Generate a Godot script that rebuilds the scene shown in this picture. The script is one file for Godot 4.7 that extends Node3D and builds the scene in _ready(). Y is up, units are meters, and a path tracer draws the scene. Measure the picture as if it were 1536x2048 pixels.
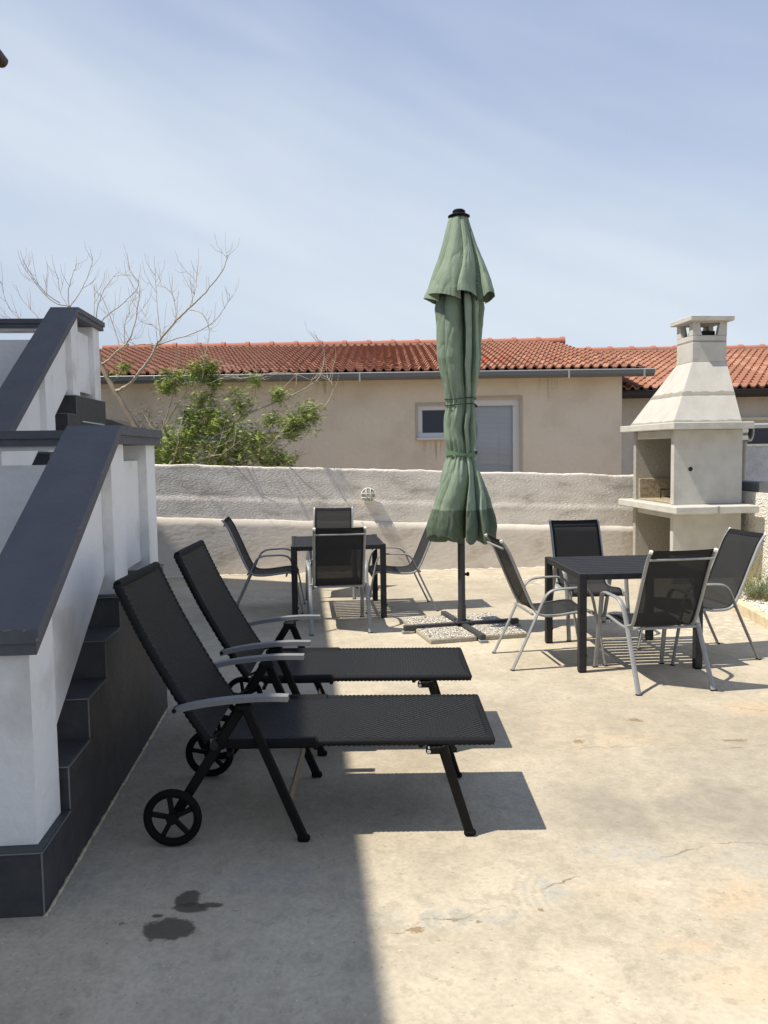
extends Node3D
# A walled concrete terrace: two tiled stair flights, two wicker loungers, two garden tables with armchairs,
# a closed parasol, a masonry barbecue, a plastered wall and a tiled house beyond it.
# Points are measured as (x right, y up, d metres away from the camera); P() turns them into world points.

class MB:
	var v := PackedVector3Array()
	var n := PackedVector3Array()
	var uv := PackedVector2Array()
	var c := PackedColorArray()
	var i := PackedInt32Array()
	func vert(p: Vector3, nn: Vector3, t: Vector2 = Vector2.ZERO) -> int:
		v.append(p); n.append(nn); uv.append(t)
		return v.size() - 1
	func mesh() -> ArrayMesh:
		# front faces run clockwise: turn every triangle to agree with its normals
		for k in range(0, i.size(), 3):
			var p := v[i[k]]
			if (v[i[k + 1]] - p).cross(v[i[k + 2]] - p).dot(n[i[k]] + n[i[k + 1]] + n[i[k + 2]]) > 0.0:
				var t := i[k + 1]
				i[k + 1] = i[k + 2]
				i[k + 2] = t
		var a := []
		a.resize(Mesh.ARRAY_MAX)
		a[Mesh.ARRAY_VERTEX] = v
		a[Mesh.ARRAY_NORMAL] = n
		a[Mesh.ARRAY_TEX_UV] = uv
		if c.size() == v.size() and c.size() > 0:
			a[Mesh.ARRAY_COLOR] = c
		a[Mesh.ARRAY_INDEX] = i
		var m := ArrayMesh.new()
		m.add_surface_from_arrays(Mesh.PRIMITIVE_TRIANGLES, a)
		return m

var taken := {}
var mats := {}
var rng := RandomNumberGenerator.new()

const PITCH := 0.0749
const ROLL := 0.0144
const EYE := 1.6158
const FOV := 63.96
const SUN := Vector3(0.545, -1.0, -0.13)      # the way the sunlight travels

func P(x: float, y: float, d: float) -> Vector3:
	return Vector3(x, y, -d)

# ------------------------------------------------------------------ nodes
func numbered(called: String) -> String:
	if not taken.has(called):
		taken[called] = 0
		return called
	taken[called] += 1
	return "%s_%03d" % [called, taken[called]]

func thing(called: String, label: String, category: String, at := Vector3.ZERO, turn := 0.0, group := "") -> Node3D:
	var o := Node3D.new()
	o.name = numbered(called)
	add_child(o)
	o.position = at
	o.rotation.y = turn
	o.set_meta("label", label)
	o.set_meta("category", category)
	o.set_meta("kind", "thing")
	if group != "":
		o.set_meta("group", group)
	return o

func part(parent: Node, called: String, m: MB, material: Material, at := Vector3.ZERO) -> MeshInstance3D:
	return part_mesh(parent, called, m.mesh(), material, at)

func part_mesh(parent: Node, called: String, mesh: Mesh, material: Material, at := Vector3.ZERO) -> MeshInstance3D:
	var o := MeshInstance3D.new()
	o.name = called
	o.mesh = mesh
	o.material_override = material
	o.position = at
	parent.add_child(o, true)
	return o

func structure(called: String, m: MB, material: Material) -> MeshInstance3D:
	var o := part(self, called, m, material)
	o.set_meta("kind", "structure")
	return o

# ------------------------------------------------------------------ shapes
func face(m: MB, pts: Array, out: Vector3) -> void:
	var nn := Vector3.ZERO
	for k in pts.size():
		var a: Vector3 = pts[k]
		var b: Vector3 = pts[(k + 1) % pts.size()]
		nn += a.cross(b)
	nn = nn.normalized()
	var q := pts
	if nn.dot(out) < 0.0:
		q = pts.duplicate()
		q.reverse()
		nn = -nn
	var s := m.v.size()
	for p in q:
		m.vert(p, nn)
	for k in range(1, q.size() - 1):
		m.i.append_array([s, s + k + 1, s + k])

func box(m: MB, xf: Transform3D, size: Vector3, ch := 0.004) -> void:
	var h := size * 0.5
	ch = minf(ch, minf(h.x, minf(h.y, h.z)) * 0.8)
	for a in 3:
		var u := (a + 1) % 3
		var w := (a + 2) % 3
		for s in [-1.0, 1.0]:
			var pts := []
			for k in [[-1, -1], [1, -1], [1, 1], [-1, 1]]:
				var p := Vector3.ZERO
				p[a] = s * h[a]
				p[u] = k[0] * (h[u] - ch)
				p[w] = k[1] * (h[w] - ch)
				pts.append(xf * p)
			var o := Vector3.ZERO
			o[a] = s
			face(m, pts, xf.basis * o)
	if ch <= 0.0:
		return
	for a in 3:
		var u := (a + 1) % 3
		var w := (a + 2) % 3
		for su in [-1.0, 1.0]:
			for sw in [-1.0, 1.0]:
				var pts := []
				for k in [[0, -1], [0, 1], [1, 1], [1, -1]]:
					var p := Vector3.ZERO
					p[a] = k[1] * (h[a] - ch)
					p[u] = su * (h[u] if k[0] == 0 else h[u] - ch)
					p[w] = sw * (h[w] - ch if k[0] == 0 else h[w])
					pts.append(xf * p)
				var o := Vector3.ZERO
				o[u] = su
				o[w] = sw
				face(m, pts, xf.basis * o)
	for sx in [-1.0, 1.0]:
		for sy in [-1.0, 1.0]:
			for sz in [-1.0, 1.0]:
				face(m, [xf * Vector3(sx * h.x, sy * (h.y - ch), sz * (h.z - ch)), xf * Vector3(sx * (h.x - ch), sy * h.y, sz * (h.z - ch)), xf * Vector3(sx * (h.x - ch), sy * (h.y - ch), sz * h.z)], xf.basis * Vector3(sx, sy, sz))

func bx(m: MB, c: Vector3, size: Vector3, ch := 0.004, turn := 0.0) -> void:
	box(m, Transform3D(Basis(Vector3.UP, turn), c), size, ch)

# a bar of rectangular section from a to b; side gives the direction of its width
func bar(m: MB, a: Vector3, b: Vector3, side: Vector3, width: float, thick: float, ch := 0.003) -> void:
	var y := (b - a).normalized()
	var x := (side - y * side.dot(y)).normalized()
	var z := x.cross(y)
	box(m, Transform3D(Basis(x, y, z), (a + b) * 0.5), Vector3(width, (b - a).length(), thick), ch)

func smooth(pts: Array, sub: int) -> PackedVector3Array:
	var r := PackedVector3Array()
	for k in pts.size() - 1:
		var p0: Vector3 = pts[maxi(k - 1, 0)]
		var p1: Vector3 = pts[k]
		var p2: Vector3 = pts[k + 1]
		var p3: Vector3 = pts[mini(k + 2, pts.size() - 1)]
		for j in sub:
			var t := float(j) / sub
			r.append(0.5 * ((2.0 * p1) + (p2 - p0) * t + (2.0 * p0 - 5.0 * p1 + 4.0 * p2 - p3) * t * t + (3.0 * p1 - p0 - 3.0 * p2 + p3) * t * t * t))
	r.append(pts[pts.size() - 1])
	return r

# a tube along pts; radii one per point or a single pair (start, end); flat = radius ratio along lat
func tube(m: MB, pts: PackedVector3Array, radii: PackedFloat32Array, sides := 8, lat := Vector3.ZERO, flat := 1.0, caps := true) -> void:
	var s0 := m.v.size()
	var count := pts.size()
	var b := Vector3.ZERO
	for k in count:
		var t := (pts[mini(k + 1, count - 1)] - pts[maxi(k - 1, 0)]).normalized()
		if lat != Vector3.ZERO:
			b = (lat - t * lat.dot(t)).normalized()
		elif k == 0:
			b = t.cross(Vector3(0.31, 0.2, 0.93)).normalized()
		else:
			b = (b - t * b.dot(t)).normalized()
		var nn := t.cross(b)
		var r := radii[k] if radii.size() == count else lerpf(radii[0], radii[radii.size() - 1], float(k) / maxf(1.0, count - 1.0))
		for j in sides + 1:
			var an := TAU * j / sides
			m.vert(pts[k] + b * cos(an) * r * flat + nn * sin(an) * r, (b * cos(an) / flat + nn * sin(an)).normalized(), Vector2(float(j) / sides, float(k)))
	for k in count - 1:
		for j in sides:
			var q := s0 + k * (sides + 1) + j
			var w := q + sides + 1
			m.i.append_array([q, q + 1, w, q + 1, w + 1, w])
	if caps:
		for e in [0, count - 1]:
			var ring := []
			for j in sides:
				ring.append(m.v[s0 + e * (sides + 1) + j])
			var out := pts[0] - pts[1] if e == 0 else pts[count - 1] - pts[count - 2]
			face(m, ring, out)

func rod(m: MB, a: Vector3, b: Vector3, r: float, sides := 8) -> void:
	tube(m, PackedVector3Array([a, b]), PackedFloat32Array([r, r]), sides)

# turn a profile of (radius, y) about the y axis through c
func lathe(m: MB, c: Vector3, prof: Array, sides := 24) -> void:
	for k in prof.size() - 1:
		var a: Vector2 = prof[k]
		var b: Vector2 = prof[k + 1]
		var e := b - a
		var nn := Vector2(e.y, -e.x).normalized()
		var s := m.v.size()
		for j in sides + 1:
			var an := TAU * j / sides
			var d := Vector3(cos(an), 0, sin(an))
			m.vert(c + d * a.x + Vector3.UP * a.y, d * nn.x + Vector3.UP * nn.y)
			m.vert(c + d * b.x + Vector3.UP * b.y, d * nn.x + Vector3.UP * nn.y)
		for j in sides:
			var q := s + j * 2
			m.i.append_array([q, q + 1, q + 2, q + 1, q + 3, q + 2])

# a flat polygon in (u, y) pushed from w0 to w1; at(u, y, w) gives the point
func extrude(m: MB, poly: PackedVector2Array, w0: float, w1: float, at: Callable) -> void:
	var area := 0.0
	for k in poly.size():
		var a := poly[k]
		var b := poly[(k + 1) % poly.size()]
		area += a.x * b.y - b.x * a.y
	var sg := 1.0 if area > 0.0 else -1.0
	var o: Vector3 = at.call(0.0, 0.0, 0.0)
	var ux: Vector3 = at.call(1.0, 0.0, 0.0) - o
	var uy: Vector3 = at.call(0.0, 1.0, 0.0) - o
	var uw: Vector3 = at.call(0.0, 0.0, 1.0) - o
	var ix := Geometry2D.triangulate_polygon(poly)
	for e in [[w0, -1.0], [w1, 1.0]]:
		var dirn: float = e[1] * signf(w1 - w0)
		for k in range(0, ix.size(), 3):
			var pts := []
			for j in 3:
				var p := poly[ix[k + j]]
				pts.append(at.call(p.x, p.y, e[0]))
			face(m, pts, uw * dirn)
	for k in poly.size():
		var a := poly[k]
		var b := poly[(k + 1) % poly.size()]
		var e := b - a
		var nn := Vector2(e.y, -e.x) * sg
		face(m, [at.call(a.x, a.y, w0), at.call(b.x, b.y, w0), at.call(b.x, b.y, w1), at.call(a.x, a.y, w1)], ux * nn.x + uy * nn.y)

# ------------------------------------------------------------------ materials
func noise(kind: int, freq: float, seed_: int, oct := 4) -> FastNoiseLite:
	var f := FastNoiseLite.new()
	f.noise_type = kind
	f.frequency = freq
	f.seed = seed_
	f.fractal_type = FastNoiseLite.FRACTAL_FBM
	f.fractal_octaves = oct
	return f

# a seamless colour texture: noise through a ramp of colours (sRGB)
func ramp_tex(size: int, f: FastNoiseLite, cols: Array, grain := 0.0) -> ImageTexture:
	var src := f.get_seamless_image(size, size)
	src.convert(Image.FORMAT_L8)
	var d := src.get_data()
	var lut := []
	for k in 256:
		var t := k / 255.0 * (cols.size() - 1)
		var a := mini(int(t), cols.size() - 2)
		lut.append((cols[a] as Color).lerp(cols[a + 1], t - a))
	var out := PackedByteArray()
	out.resize(size * size * 3)
	var r := RandomNumberGenerator.new()
	r.seed = 77
	for k in d.size():
		var col: Color = lut[d[k]]
		var g := 1.0 + (r.randf() - 0.5) * grain
		out[k * 3] = int(clampf(col.r * g, 0, 1) * 255.0)
		out[k * 3 + 1] = int(clampf(col.g * g, 0, 1) * 255.0)
		out[k * 3 + 2] = int(clampf(col.b * g, 0, 1) * 255.0)
	var im := Image.create_from_data(size, size, false, Image.FORMAT_RGB8, out)
	im.generate_mipmaps()
	return ImageTexture.create_from_image(im)

func bump_tex(size: int, f: FastNoiseLite, strength: float) -> ImageTexture:
	var im := f.get_seamless_image(size, size)
	im.convert(Image.FORMAT_RGBA8)
	im.bump_map_to_normal_map(strength)
	return ImageTexture.create_from_image(im)

func plain(col: Color, rough := 0.8, metal := 0.0) -> StandardMaterial3D:
	var s := StandardMaterial3D.new()
	s.albedo_color = col
	s.roughness = rough
	s.metallic = metal
	return s

# a material with a computed texture laid in world space, tile = metres per repeat
func laid(tex: Texture2D, rough: float, tile: float, bump: Texture2D = null, depth := 1.0, world := true) -> StandardMaterial3D:
	var s := StandardMaterial3D.new()
	s.albedo_texture = tex
	s.roughness = rough
	s.uv1_triplanar = true
	s.uv1_world_triplanar = world
	s.uv1_scale = Vector3.ONE / tile
	if bump != null:
		s.normal_enabled = true
		s.normal_texture = bump
		s.normal_scale = depth
	return s

func rgb(r: int, g: int, b: int) -> Color:
	return Color(r / 255.0, g / 255.0, b / 255.0)

func make_materials() -> void:
	var S := FastNoiseLite.TYPE_SIMPLEX_SMOOTH
	var fine := bump_tex(512, noise(S, 0.05, 5, 5), 4.0)
	var rough_b := bump_tex(512, noise(S, 0.10, 9, 4), 9.0)
	mats.white = laid(ramp_tex(512, noise(S, 0.006, 1, 5), [rgb(206, 204, 199), rgb(236, 236, 233), rgb(240, 240, 238), rgb(242, 242, 240)], 0.02), 0.85, 2.3, fine, 0.2)
	mats.tile = laid(ramp_tex(512, noise(S, 0.012, 2, 5), [rgb(53, 54, 57), rgb(62, 63, 66), rgb(71, 71, 73)], 0.08), 0.55, 0.9, fine, 0.15)
	mats.coping = laid(ramp_tex(512, noise(S, 0.008, 3, 5), [rgb(82, 84, 90), rgb(90, 92, 98), rgb(95, 97, 103)], 0.04), 0.7, 1.3, fine, 0.3)
	mats.grout = plain(rgb(120, 120, 117), 0.9)
	mats.alu = plain(rgb(200, 203, 206), 0.4, 0.6)
	mats.plaster = laid(ramp_tex(512, noise(S, 0.010, 4, 6), [rgb(168, 160, 150), rgb(212, 206, 197), rgb(224, 218, 209), rgb(230, 225, 217)], 0.08), 0.95, 2.1, rough_b, 0.18)
	mats.plaster.uv1_scale = Vector3(0.36, 0.85, 0.36)
	mats.plaster_base = laid(ramp_tex(512, noise(S, 0.008, 14, 6), [rgb(170, 160, 147), rgb(209, 201, 190), rgb(216, 209, 199), rgb(220, 214, 205)], 0.06), 0.95, 2.6, fine, 0.15)
	mats.plaster_base.uv1_scale = Vector3(0.3, 0.6, 0.3)
	mats.house = laid(ramp_tex(512, noise(S, 0.006, 6, 6), [rgb(212, 200, 181), rgb(226, 215, 196), rgb(230, 219, 201)], 0.03), 0.95, 4.1, fine, 0.4)
	mats.house_pale = laid(ramp_tex(512, noise(S, 0.006, 16, 5), [rgb(196, 190, 180), rgb(208, 203, 195), rgb(214, 210, 204)], 0.03), 0.95, 3.1, fine, 0.4)
	mats.wall_white = laid(ramp_tex(512, noise(S, 0.012, 7, 5), [rgb(206, 202, 192), rgb(226, 223, 214), rgb(232, 230, 223)], 0.04), 0.95, 1.7, rough_b, 0.9)
	mats.wall_grey = laid(ramp_tex(512, noise(S, 0.012, 8, 5), [rgb(164, 167, 171), rgb(184, 187, 191), rgb(196, 198, 201)], 0.05), 0.95, 1.7, rough_b, 0.9)
	mats.cement = laid(ramp_tex(512, noise(S, 0.008, 10, 6), [rgb(174, 172, 165), rgb(189, 187, 180), rgb(197, 195, 189)], 0.03), 0.92, 1.4, fine, 0.15)
	mats.cement_dark = laid(ramp_tex(512, noise(S, 0.012, 20, 6), [rgb(160, 156, 146), rgb(176, 172, 161), rgb(184, 180, 169)], 0.05), 0.95, 0.8, rough_b, 0.2)
	mats.cement_smear = laid(ramp_tex(256, noise(S, 0.02, 21, 5), [rgb(140, 137, 127), rgb(158, 154, 143)], 0.05), 0.95, 0.6, fine, 0.3)
	mats.cement_rough = laid(ramp_tex(512, noise(S, 0.03, 22, 5), [rgb(156, 152, 143), rgb(178, 174, 164), rgb(188, 184, 174)], 0.08), 0.95, 0.5, rough_b, 1.0)
	mats.refractory = laid(ramp_tex(512, noise(S, 0.02, 11, 6), [rgb(112, 100, 82), rgb(162, 150, 128), rgb(178, 167, 146)], 0.05), 0.95, 0.6, fine, 0.4)
	mats.soot = plain(rgb(40, 38, 36), 0.95)
	mats.iron = plain(rgb(48, 46, 45), 0.6, 0.5)
	mats.frame = laid(ramp_tex(256, noise(S, 0.02, 12, 4), [rgb(132, 134, 137), rgb(144, 146, 148), rgb(152, 154, 155)], 0.03), 0.5, 0.4, null, 1.0, false)
	mats.frame.metallic = 0.15
	mats.armpad = plain(rgb(122, 123, 124), 0.65)
	mats.anthracite = laid(ramp_tex(256, noise(S, 0.02, 13, 4), [rgb(42, 43, 45), rgb(49, 50, 52), rgb(54, 55, 57)], 0.05), 0.55, 0.5, null, 1.0, false)
	mats.slat = laid(ramp_tex(256, noise(S, 0.03, 15, 4), [rgb(38, 40, 43), rgb(46, 48, 52), rgb(52, 54, 58)], 0.06), 0.7, 0.3, null, 1.0, false)
	mats.black = plain(rgb(20, 20, 20), 0.6)
	mats.rubber = plain(rgb(18, 18, 19), 0.8)
	mats.strap_bar = plain(rgb(118, 110, 96), 0.6)
	mats.pole = plain(rgb(62, 63, 66), 0.5, 0.1)
	mats.canopy = laid(ramp_tex(512, noise(S, 0.01, 17, 5), [rgb(116, 134, 116), rgb(126, 143, 125), rgb(133, 149, 131)], 0.04), 0.85, 0.7, bump_tex(256, noise(S, 0.2, 18, 2), 1.5), 0.15)
	mats.canopy.backlight = Color(0.10, 0.125, 0.095)
	mats.valance = laid(ramp_tex(256, noise(S, 0.01, 37, 4), [rgb(112, 131, 113), rgb(124, 142, 124)], 0.05), 0.85, 0.6)
	mats.canopy_band = laid(ramp_tex(256, noise(S, 0.01, 19, 4), [rgb(90, 116, 90), rgb(104, 130, 103)], 0.05), 0.85, 0.5)
	mats.cord = plain(rgb(36, 48, 40), 0.8)
	mats.aggregate = laid(pebble_tex(), 0.9, 0.8, bump_tex(512, noise(FastNoiseLite.TYPE_CELLULAR, 0.08, 31, 1), 5.0), 0.8)
	mats.slab_edge = laid(ramp_tex(256, noise(S, 0.04, 23, 4), [rgb(150, 144, 128), rgb(182, 176, 160)], 0.08), 0.95, 0.3)
	mats.gutter = plain(rgb(112, 115, 118), 0.45, 0.35)
	mats.gutter_lip = plain(rgb(176, 178, 178), 0.45, 0.35)
	mats.gutter_brown = plain(rgb(38, 30, 27), 0.5)
	mats.mortar = laid(ramp_tex(256, noise(S, 0.05, 24, 4), [rgb(176, 150, 124), rgb(206, 186, 158)], 0.1), 0.95, 0.4)
	mats.ridge = laid(ramp_tex(256, noise(S, 0.03, 25, 4), [rgb(164, 104, 88), rgb(180, 122, 104)], 0.06), 0.9, 0.5)
	mats.pvc = plain(rgb(216, 217, 220), 0.5)
	mats.reveal = plain(rgb(186, 176, 160), 0.95)
	mats.pane = plain(Color(0.30, 0.34, 0.40, 0.08), 0.03)
	mats.pane.transparency = BaseMaterial3D.TRANSPARENCY_ALPHA
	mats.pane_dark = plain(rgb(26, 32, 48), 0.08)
	mats.blind = plain(rgb(222, 226, 228), 0.6)
	mats.shutter = laid(ramp_tex(256, noise(S, 0.03, 26, 4), [rgb(84, 82, 80), rgb(104, 101, 98)], 0.05), 0.8, 0.5)
	mats.tarp = laid(ramp_tex(256, noise(S, 0.03, 27, 4), [rgb(52, 50, 50), rgb(66, 63, 62)], 0.05), 0.8, 0.8)
	mats.timber = laid(ramp_tex(256, noise(S, 0.03, 28, 4), [rgb(128, 112, 92), rgb(150, 134, 112)], 0.05), 0.9, 0.5)
	mats.bark = laid(ramp_tex(256, noise(S, 0.05, 29, 5), [rgb(98, 90, 79), rgb(136, 126, 111), rgb(164, 154, 138)], 0.08), 0.95, 0.25)
	mats.limb = laid(ramp_tex(256, noise(S, 0.05, 35, 5), [rgb(146, 136, 120), rgb(182, 172, 156), rgb(202, 193, 178)], 0.08), 0.95, 0.25)
	mats.twig = plain(rgb(172, 158, 136), 0.9)
	mats.dry = plain(rgb(186, 172, 128), 0.9)
	mats.dry.cull_mode = BaseMaterial3D.CULL_DISABLED
	mats.leaf = leaf_mat(rgb(148, 168, 82), Color(0.42, 0.52, 0.18))
	mats.leaf_deep = mats.leaf
	mats.leaf_brown = leaf_mat(rgb(96, 80, 52), Color(0.25, 0.2, 0.12))
	mats.lavender = leaf_mat(rgb(104, 122, 88), Color(0.25, 0.3, 0.2))
	mats.gravel = laid(ramp_tex(256, noise(S, 0.04, 30, 4), [rgb(206, 200, 188), rgb(232, 228, 218)], 0.1), 0.95, 0.3)
	mats.kerb = laid(ramp_tex(256, noise(S, 0.02, 32, 5), [rgb(176, 160, 132), rgb(204, 188, 158), rgb(210, 198, 172)], 0.06), 0.95, 0.9, fine, 0.5)
	mats.soil = laid(ramp_tex(256, noise(S, 0.02, 33, 5), [rgb(120, 104, 82), rgb(156, 138, 110)], 0.1), 0.95, 1.2)
	mats.sling = sling_mat()
	mats.drip = drip_mat()
	mats.hem = plain(rgb(30, 31, 33), 0.8)
	mats.lamp_white = plain(rgb(226, 224, 216), 0.5)
	mats.lamp_glass = plain(Color(0.75, 0.76, 0.74, 0.35), 0.1)
	mats.lamp_glass.transparency = BaseMaterial3D.TRANSPARENCY_ALPHA
	mats.wicker = wicker_mat(Vector3.ONE)
	mats.wrap = laid(ramp_tex(256, noise(S, 0.06, 34, 4), [rgb(22, 23, 25), rgb(32, 33, 35)], 0.1), 0.5, 0.15, null, 1.0, false)
	for k in ["wicker", "wrap", "black", "slat", "anthracite", "hem", "sling", "rubber"]:
		mats[k].metallic_specular = 0.38 if k == "wicker" else 0.28
	mats.tile_tones = []
	for t in [[158, 112, 91], [168, 122, 100], [149, 104, 85], [176, 132, 111], [142, 100, 82], [180, 86, 66]]:
		mats.tile_tones.append(laid(ramp_tex(128, noise(S, 0.05, 40 + t[0], 4), [rgb(t[0] - 22, t[1] - 20, t[2] - 18), rgb(t[0], t[1], t[2])], 0.08), 0.9, 0.6))

func leaf_mat(col: Color, back: Color) -> StandardMaterial3D:
	var s := plain(col, 0.7)
	s.cull_mode = BaseMaterial3D.CULL_DISABLED
	s.backlight = back
	s.vertex_color_use_as_albedo = true
	return s

# small pale stones set in grey cement, as cast slabs have them
func pebble_tex() -> ImageTexture:
	var size := 512
	var f := noise(FastNoiseLite.TYPE_CELLULAR, 0.08, 31, 1)
	f.fractal_type = FastNoiseLite.FRACTAL_NONE
	f.cellular_return_type = FastNoiseLite.RETURN_DISTANCE2_SUB
	var g := noise(FastNoiseLite.TYPE_CELLULAR, 0.08, 31, 1)
	g.fractal_type = FastNoiseLite.FRACTAL_NONE
	g.cellular_return_type = FastNoiseLite.RETURN_CELL_VALUE
	var a := f.get_seamless_image(size, size)
	var b := g.get_seamless_image(size, size)
	a.convert(Image.FORMAT_L8)
	b.convert(Image.FORMAT_L8)
	var da := a.get_data()
	var db := b.get_data()
	var out := PackedByteArray()
	out.resize(size * size * 3)
	for k in da.size():
		var t := clampf((da[k] - 26.0) / 40.0, 0.0, 1.0)
		var tone := 186.0 + db[k] * 0.26
		var w := (db[k] % 37) / 37.0
		out[k * 3] = int(lerpf(66.0, tone, t))
		out[k * 3 + 1] = int(lerpf(63.0, tone - 3.0 - w * 8.0, t))
		out[k * 3 + 2] = int(lerpf(56.0, tone - 12.0 - w * 18.0, t))
	var im := Image.create_from_data(size, size, false, Image.FORMAT_RGB8, out)
	im.generate_mipmaps()
	return ImageTexture.create_from_image(im)

# open synthetic cloth: fine threads, partly see-through
func sling_mat() -> StandardMaterial3D:
	var s := plain(Color(0.175, 0.18, 0.19, 0.968), 0.8)
	s.transparency = BaseMaterial3D.TRANSPARENCY_ALPHA
	s.cull_mode = BaseMaterial3D.CULL_DISABLED
	return s

# flat woven strands: rows along u, each strand dipping under the next
func wicker_mat(scale_: Vector3) -> StandardMaterial3D:
	var w := 128
	var hgt := PackedByteArray()
	hgt.resize(w * w * 4)
	var colr := PackedByteArray()
	colr.resize(w * w * 3)
	var r := RandomNumberGenerator.new()
	r.seed = 5
	for y in w:
		for x in w:
			var row := int(y / 16)
			var ph := fposmod(x / 32.0 + (0.5 if row % 2 == 1 else 0.0), 1.0)
			var across := sin(PI * (y % 16 + 0.5) / 16.0)
			var over := 0.45 + 0.55 * sin(PI * ph)
			var hv := clampf(pow(across, 0.6) * over, 0.0, 1.0)
			var k := y * w + x
			for j in 3:
				hgt[k * 4 + j] = int(hv * 255.0)
			hgt[k * 4 + 3] = 255
			var tone := 5.0 + 34.0 * hv * hv + 4.0 * sin(row * 2.7) + r.randf() * 6.0
			colr[k * 3] = int(tone)
			colr[k * 3 + 1] = int(tone + 1.0)
			colr[k * 3 + 2] = int(tone + 4.0)
	var hi := Image.create_from_data(w, w, false, Image.FORMAT_RGBA8, hgt)
	hi.bump_map_to_normal_map(16.0)
	var ci := Image.create_from_data(w, w, false, Image.FORMAT_RGB8, colr)
	var s := plain(Color.WHITE, 0.46)
	s.albedo_texture = ImageTexture.create_from_image(ci)
	s.normal_enabled = true
	s.normal_texture = ImageTexture.create_from_image(hi)
	s.normal_scale = 1.0
	s.uv1_scale = scale_
	return s

# rain streaks under a window sill: grey-brown dirt in ragged vertical runs
func drip_mat() -> StandardMaterial3D:
	var w := 96
	var h := 128
	var out := PackedByteArray()
	out.resize(w * h * 4)
	var f := noise(FastNoiseLite.TYPE_SIMPLEX_SMOOTH, 1.0, 87, 4)
	for y in h:
		for x in w:
			var u := float(x) / w
			var v := float(y) / h
			var run := f.get_noise_2d(u * 9.0, v * 0.5)
			var length := 0.45 + 0.9 * f.get_noise_1d(u * 7.0 + 20.0)
			var grain := f.get_noise_2d(u * 40.0, v * 14.0)
			var a := clampf((run + 0.12 + grain * 0.5) * 1.9, 0.0, 1.0) * clampf((length - v) * 5.0, 0.0, 1.0)
			a *= clampf(minf(u, 1.0 - u) * 9.0, 0.0, 1.0)
			var k := (y * w + x) * 4
			out[k] = 122
			out[k + 1] = 110
			out[k + 2] = 92
			out[k + 3] = int(a * 62.0)
	var s := plain(Color.WHITE, 0.95)
	s.albedo_texture = ImageTexture.create_from_image(Image.create_from_data(w, h, false, Image.FORMAT_RGBA8, out))
	s.transparency = BaseMaterial3D.TRANSPARENCY_ALPHA
	return s

# ------------------------------------------------------------------ camera, sky, sun
const EXPOSURE := 1.35
func make_view() -> void:
	var cam := Camera3D.new()
	cam.name = "camera"
	cam.fov = FOV
	cam.near = 0.05
	cam.far = 4000.0
	add_child(cam)
	cam.position = Vector3(0, EYE, 0)
	cam.rotation = Vector3(-PITCH, 0, -ROLL)
	cam.current = true
	var env := Environment.new()
	env.background_mode = Environment.BG_SKY
	var sky := Sky.new()
	var sm := PanoramaSkyMaterial.new()
	sm.panorama = sky_tex()
	sm.energy_multiplier = 1.0
	sky.sky_material = sm
	env.sky = sky
	env.tonemap_mode = Environment.TONE_MAPPER_LINEAR
	env.tonemap_exposure = EXPOSURE
	env.sdfgi_enabled = true
	env.ssao_enabled = true
	env.ssil_enabled = true
	var we := WorldEnvironment.new()
	we.name = "world_environment"
	we.environment = env
	add_child(we)
	var sun := DirectionalLight3D.new()
	sun.name = "sun"
	sun.light_energy = 1.4
	sun.light_color = Color(1.0, 0.965, 0.90)
	sun.light_angular_distance = 0.55
	sun.shadow_enabled = true
	add_child(sun)
	sun.look_at_from_position(Vector3(0, 20, 0), Vector3(0, 20, 0) + SUN, Vector3.FORWARD)

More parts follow.
